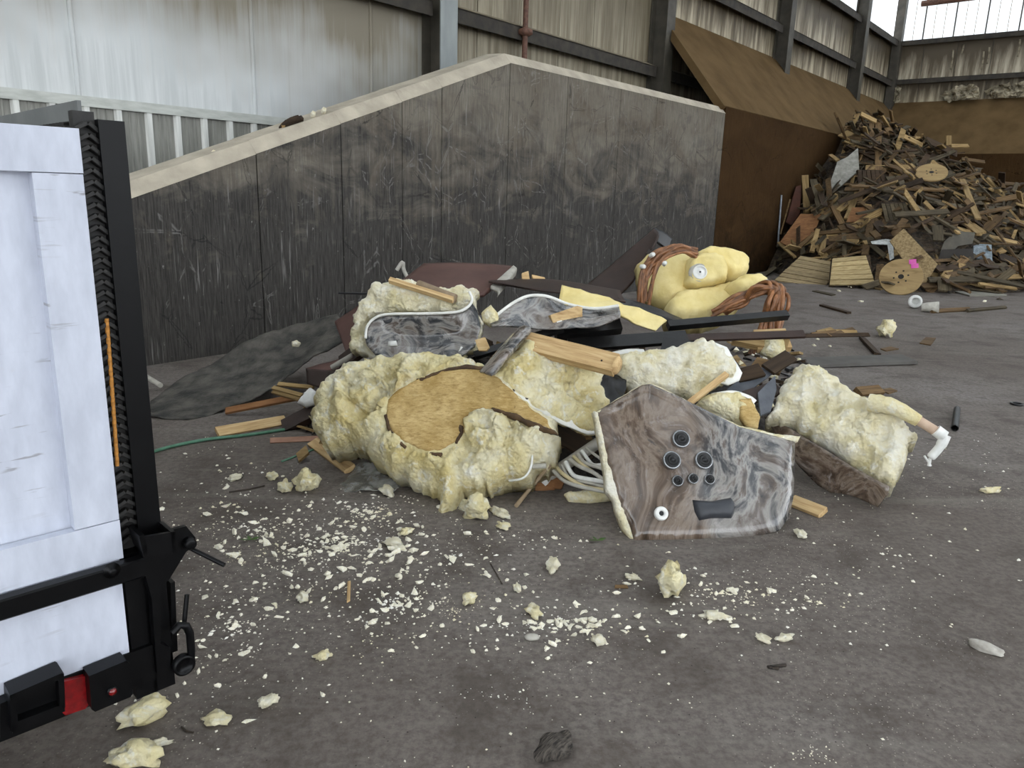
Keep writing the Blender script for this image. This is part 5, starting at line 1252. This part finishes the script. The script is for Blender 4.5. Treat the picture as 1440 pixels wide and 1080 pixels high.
cluster(330, 880, 190, 130, 280, .003, .014); cluster(560, 850, 210, 90, 210, .004, .016); cluster(760, 880, 190, 60, 80, .004, .017)
cluster(830, 880, 90, 28, 50, .006, .018); cluster(1010, 835, 200, 45, 110, .004, .016); cluster(1150, 850, 190, 70, 70, .003, .013); cluster(1010, 870, 120, 40, 40, .005, .018)
cluster(1260, 780, 300, 140, 70, .003, .010); cluster(760, 760, 300, 70, 80, .003, .011); cluster(700, 980, 700, 150, 150, .002, .007)
cluster(1250, 650, 220, 70, 60, .003, .011); cluster(1180, 700, 300, 120, 50, .003, .010); cluster(330, 660, 160, 60, 60, .003, .014); cluster(1380, 640, 100, 150, 40, .003, .01); cluster(1140, 1060, 50, 30, 50, .002, .005)
cluster(640, 780, 700, 220, 160, .002, .006); cluster(420, 780, 300, 130, 700, .0015, .007); cluster(640, 860, 340, 120, 350, .0015, .006); cluster(1050, 840, 330, 110, 250, .0015, .006)
spots = [q for q in spots if not (q[0] > -1.2 and q[0] < 2.2 and 3.35 < q[1] < 4.0 and False)]
spots.sort(key=lambda q: -q[2] / math.hypot(q[0], q[1] + .0))
def crumb_zone(x, y):
    px, py = project(Vector((x, y, 0)))
    if px > 1150: return 'at the right of the open floor'
    if px > 780: return 'before the jet panel' if py < 870 else 'low on the open floor'
    if py < 730: return 'right under the big foam block'
    if px < 330: return 'beside the trailer hinge' if py < 900 else 'at the trailer corner'
    if px < 560: return 'in the dense drift by the trailer' if py < 850 else 'below the dense drift'
    return 'right of the dense drift' if py < 850 else 'in the lower middle'
for x, y, s in spots[:262]:
    o = bpy.data.objects.new('foam_crumb', rnd.choice(protoc)); COL.objects.link(o)
    o.location = (x, y, -.001); o.rotation_euler = (rnd.uniform(-.3, .3), rnd.uniform(-.3, .3), rnd.uniform(0, 6.28)); k = s * 1.0
    o.scale = (k * rnd.uniform(.7, 1.3), k * rnd.uniform(.6, 1.1), k * rnd.uniform(.6, 1.1))
    z = crumb_zone(x, y); big = 'larger' if s > .0165 else 'small'; tag(o, '%s pale foam crumb on the floor %s' % (big, z), 'foam crumb', '%s crumbs %s' % (big, z))
m = MB(); oct_v = [Vector(v) for v in ((1, 0, 0), (0, 1, 0), (-1, 0, 0), (0, -1, 0), (0, 0, 1), (.1, 0, -.3))]
oct_f = [(0, 1, 4), (1, 2, 4), (2, 3, 4), (3, 0, 4), (1, 0, 5), (2, 1, 5), (3, 2, 5), (0, 3, 5)]
for x, y, s in spots[262:]:
    a = rnd.uniform(0, 6.28); ca, sa = math.cos(a), math.sin(a); V = []
    for v in oct_v:
        w = Vector((v.x * rnd.uniform(.6, 1.4), v.y * rnd.uniform(.5, 1.1), v.z * rnd.uniform(.4, .9))) * s
        V.append(Vector((x + w.x * ca - w.y * sa, y + w.x * sa + w.y * ca, .001 + w.z)))
    m.add(V, oct_f)
tag(m.build('foam_dust', CRUMB, None, (0, 0, 0)), 'fine pale foam crumbs dusted over the floor', 'foam crumbs', kind='stuff')
# larger torn chunks, each with its own shape
def chunk(x, y, rpx, label, k, flat=.65, asp=1.0, mat=None, rough=.7, rot=None, name='foam_chunk', cat='foam chunk', sub=3):
    me = blob(100 + k, sub, rough, flat); me.name = name; me.materials[0] = mat or FOAM_Y
    for p in me.polygons: p.use_smooth = True
    g = ground(x, y); s = rpx / FPX * (g - CAM).length
    o = bpy.data.objects.new(name, me); COL.objects.link(o); o.location = (g.x, g.y + s * .2, -.002); me.transform(Matrix.Diagonal((s, s * asp, s * .9, 1)))
    o.rotation_euler = (0, 0, rnd.uniform(0, 6.28) if rot is None else rot); WLOC[o.name] = g
    return tag(o, label, cat)
for k, (x, y, r, lb, fl, asp, mt) in enumerate((
    (942, 838, 22, 'pointed yellow foam chunk alone on the open floor', 1.0, .9, FOAM_Y), (660, 848, 12, 'yellow foam chunk below the right end of the foam block', .6, .8, FOAM_Y),
    (752, 866, 11, 'round tan foam chunk right of the yellow one', .6, .9, FOAM_Y), (555, 770, 14, 'long foam chunk in the middle of the crumbs', .5, .7, FOAM_W),
    (203, 1014, 22, 'big flat foam chunk under the trailer corner', .5, .8, FOAM_Y), (190, 1078, 26, 'big foam chunk at the bottom left edge', .5, .7, FOAM_Y),
    (222, 1052, 11, 'whitish foam chunk between the two big ones at the trailer', .5, .6, FOAM_W), (302, 1018, 15, 'flat yellow foam chunk right of the trailer corner', .4, .7, FOAM_Y),
    (430, 690, 17, 'upright yellow foam chunk left of the plastic film', .9, .9, FOAM_Y), (400, 690, 12, 'small foam chunk touching the upright one', .6, .8, FOAM_Y),
    (545, 698, 11, 'foam chunk right below the plastic film', .6, .8, FOAM_W), (670, 730, 21, 'brownish yellow foam chunk below the foam block tip', .9, .8, FOAM_Y),
    (704, 726, 16, 'white foam strip beside the brownish chunk', .4, .4, FOAM_W), (707, 744, 9, 'small foam chunk under the white strip', .6, .8, FOAM_Y),
    (777, 802, 11, 'white foam chunk in the open right of the crumbs', .9, .9, FOAM_W), (727, 831, 7, 'little white foam chunk left of the dark twig end', .8, .8, FOAM_W),
    (1003, 871, 13, 'white foam chunk among the right-hand crumbs', .5, .6, FOAM_W), (1126, 756, 9, 'white foam chunk beside the jet panel corner', .6, .8, FOAM_W),
    (330, 676, 9, 'foam chunk nearest the trailer post', .5, .6, FOAM_W), (382, 674, 9, 'foam chunk behind the small pair', .6, .8, FOAM_Y),
    (1394, 694, 11, 'curved yellow foam chunk at the far right', .4, .4, FOAM_Y), (1246, 474, 13, 'brown and yellow foam chunk on the floor before the wood pile', .9, .8, FOAM_Y),
    (425, 845, 9, 'foam chunk in the crumbs level with the hinge bracket', .7, .8, FOAM_W), (376, 992, 10, 'foam chunk at the lower left of the crumbs', .7, .8, FOAM_W),
    (454, 926, 9, 'yellow foam chunk in the lower crumbs', .6, .8, FOAM_Y), (890, 815, 9, 'white foam crumb left of the pointed chunk', .5, .6, FOAM_W),
    (1103, 902, 10, 'white foam chunk lying in a dark wet spot', .5, .6, FOAM_W), (1075, 903, 8, 'white foam chunk just left of the wet spot', .6, .8, FOAM_W),
    (840, 905, 10, 'white foam chunk in the row of crumbs at the centre', .6, .8, FOAM_W), (570, 752, 8, 'tan foam chunk above the long one', .6, .8, FOAM_Y))):
    chunk(x, y, r, lb, k, fl, asp, mt)
# other litter
BARK = simple('ridged_bark', '#2a241e', '#7a7066', 3, (12, 60, 12), .85, .8, 40, .02)
chunk(780, 1066, 26, 'dark ridged bark chunk at the bottom edge', 60, .55, .8, BARK, .4, .8, 'bark_chunk', 'bark', 3)
STONE = simple('pale_stone', '#8a857c', '#c4bfb5', 14, (1, 1, 1), .7, .4, 30)
chunk(1387, 918, 16, 'long pale stone in a dark spot at the right', 61, .45, .42, STONE, .3, -.75, 'stone', 'stone', 3)
chunk(748, 900, 9, 'grey plastic cap among the centre crumbs', 62, .6, .7, PVC, .1, 0, 'pipe_fitting', 'fitting', 2)
def flatpx(name, px, th, mat, label, cat, z=0.0):
    o = slab(px, (0, 0, z + th), (0, 0, 1), th).build(name, mat); return tag(o, label, cat)
LEAF = simple('green_leaf', '#35501f', '#4d6b2c', 20, rough=.5)
def leaf(x, y, lb):
    t = thing('leaf', lb, 'leaf', ground(x, y))
    c = ground(x, y, .006)
    for a, L in ((.2, .045), (2.2, .035), (3.6, .05)):
        d = Vector((math.cos(a), math.sin(a), .25)); s = Vector((-d.y, d.x, .2))
        MB().add([c, c + d * L * .5 + s * L * .3, c + d * L, c + d * L * .5 - s * L * .25], [(0, 1, 2, 3)]).prism([c - s * .002, c + s * .002, c + d * L * .9], Vector((0, 0, .002))).build('leaf_blade', LEAF, t)
leaf(840, 760, 'green leaf on the floor left of the jet panel'); leaf(352, 759, 'green leaf lying in the crumbs by the trailer')
TWIG = simple('dark_twig', '#2c241d', '#40362c', 9)
for k, (pts, r, lb) in enumerate((([(690, 793), (697, 805), (706, 821)], .003, 'dark twig lying in the open middle floor'), ([(322, 692), (350, 688), (372, 683)], .005, 'brown twig behind the crumbs near the trailer'), ([(255, 1022), (262, 1028), (272, 1030)], .003, 'dark twig right of the trailer chunks'), ([(1095, 940), (1080, 938), (1105, 935)], .006, 'short brown twig at the lower right floor'))):
    m = MB().tube([ground(x, y, r) for x, y in pts], r, 6); tag(m.build('twig', TWIG), lb, 'twig')
pxboard('wood_sliver', (491, 818), (490, 846), .012, .006, WD_FRESH, 'orange wood sliver standing out in the crumbs', 'sliver')
pxboard('wood_sliver', (864, 825), (882, 825), .014, .006, WD_TAN, 'tan wood sliver left of the pointed chunk', 'sliver')
pxboard('board_end', (1112, 704), (1158, 722), .075, .03, WD_FRESH, 'short board end sticking out between jet panel and skirt')
pxboard('wood_offcut', (1206, 552), (1238, 549), .09, .05, WD_TAN, 'tan wood offcut behind the right foam piece', 'offcut')
flatpx('wood_offcut', [(1238, 548), (1252, 545), (1262, 549), (1250, 553)], .01, WD_TAN, 'thin wood flake beside the tan offcut', 'offcut')
a_, b_ = ground(1346, 575, .024), ground(1343, 602, .024)
o = MB().tube([a_, b_], .024, 16, False).tube([a_, b_], .019, 16, False).build('pipe_length', simple('dark_grey_pipe', '#2a2c2e', '#393b3d', 9, rough=.45)); tag(o, 'dark grey pipe length lying alone at the right', 'pipe')
c = ground(1430, 568, .008); o = MB().lathe(c, (0, 0, 1), [(.035, -.008), (.05, -.008), (.053, 0), (.05, .008), (.035, .008), (.033, 0), (.035, -.008)], 24).build('rubber_ring', BLK); tag(o, 'black rubber ring at the right edge', 'ring')
flatpx('grey_floor_sheet', [(1115, 503), (1268, 498), (1291, 508), (1143, 513)], .03, simple('grey_flat_panel', '#4b4844', '#5c5954', 4), 'flat grey panel lying on the floor behind the right foam piece', 'panel', .01)
flatpx('plywood_square', [(1293, 482), (1302, 474), (1316, 475), (1309, 485)], .012, WD_TAN, 'small brown plywood square on the open floor', 'plywood')
flatpx('plywood_piece', [(1238, 490), (1252, 487), (1264, 490), (1246, 493)], .012, WD_TAN, 'small plywood piece beside the dark diagonal batten', 'plywood')
pxboard('dark_batten', (1212, 475), (1234, 498), .07, .03, WD_BROWN, 'dark diagonal batten on the floor at the right of the heap', 'batten')
pxboard('long_lath', (1120, 473), (1222, 471), .06, .025, WD_BROWN, 'long brown lath lying across the floor right of the hoses', 'lath')
for k, (a, b) in enumerate((((1142, 471), (1182, 466)), ((1160, 466), (1205, 468)), ((1165, 472), (1200, 463)), ((1150, 468), (1170, 463)))):
    pxboard('wood_splinter', a, b, .06, .03, [WD_TAN, WD_PALE, WD_TAN, WD_PALE][k], ['lowest', 'middle', 'slanting', 'leftmost'][k] + ' wood splinter on the long brown lath', 'splinter')
pxboard('floor_plank', (1145, 409), (1172, 415), .09, .02, WD_GREY, 'short grey plank before the slatted decks', 'board')
pxboard('dark_batten', (1155, 429), (1194, 440), .07, .03, WD_BROWN, 'dark batten lying before the wood pile', 'batten')
pxboard('floor_pole', (1310, 438), (1364, 435), .07, .04, WD_TAN, 'tan pole on the floor before the pile, left one', 'pole')
pxboard('floor_pole', (1360, 437), (1414, 432), .05, .04, WD_GREY, 'grey pole on the floor before the pile, right one', 'pole')
pxboard('floor_plank', (1222, 404), (1240, 407), .05, .02, WD_PALE, 'pale lath on the floor left of the big spool end', 'lath')
g = ground(1287, 424, .11); dr = Vector((-.5, -.85, .1)).normalized()
o = MB().lathe(g, dr, [(.10, -.12), (.105, 0), (.10, .01), (.055, .01), (.05, -.1)], 20).build('white_roll', PVCW); tag(o, 'white cardboard roll lying before the wood pile', 'roll')
g = ground(1308, 432, .08); o = MB().lathe(g, Vector((.8, -.4, .1)), [(.06, -.12), (.075, -.05), (.085, .12), (.07, .12), (.05, -.1)], 16).build('plastic_cup', PVC); tag(o, 'clear plastic cup beside the white roll', 'cup')
for k, (x, y) in enumerate(((1180, 410), (1195, 405), (1385, 425), (1210, 425), (1145, 487), (1167, 488), (1240, 512), (1270, 510), (1262, 571), (1150, 478))):
    chunk(x, y, 3.5, ['pale scrap in front of the grey deck', 'pale scrap in front of the pale deck', 'white scrap above the floor poles', 'white scrap before the decks on bare floor', 'white scrap left of the splinters', 'white scrap under the splinters', 'white scrap on the front of the grey panel', 'white scrap right on the grey panel edge', 'white lump right of the wood flake', 'white scrap between lath and hoses'][k], 70 + k, .5, .6, FOAM_W, .5, None, 'scrap', 'scrap', 1)
# fine
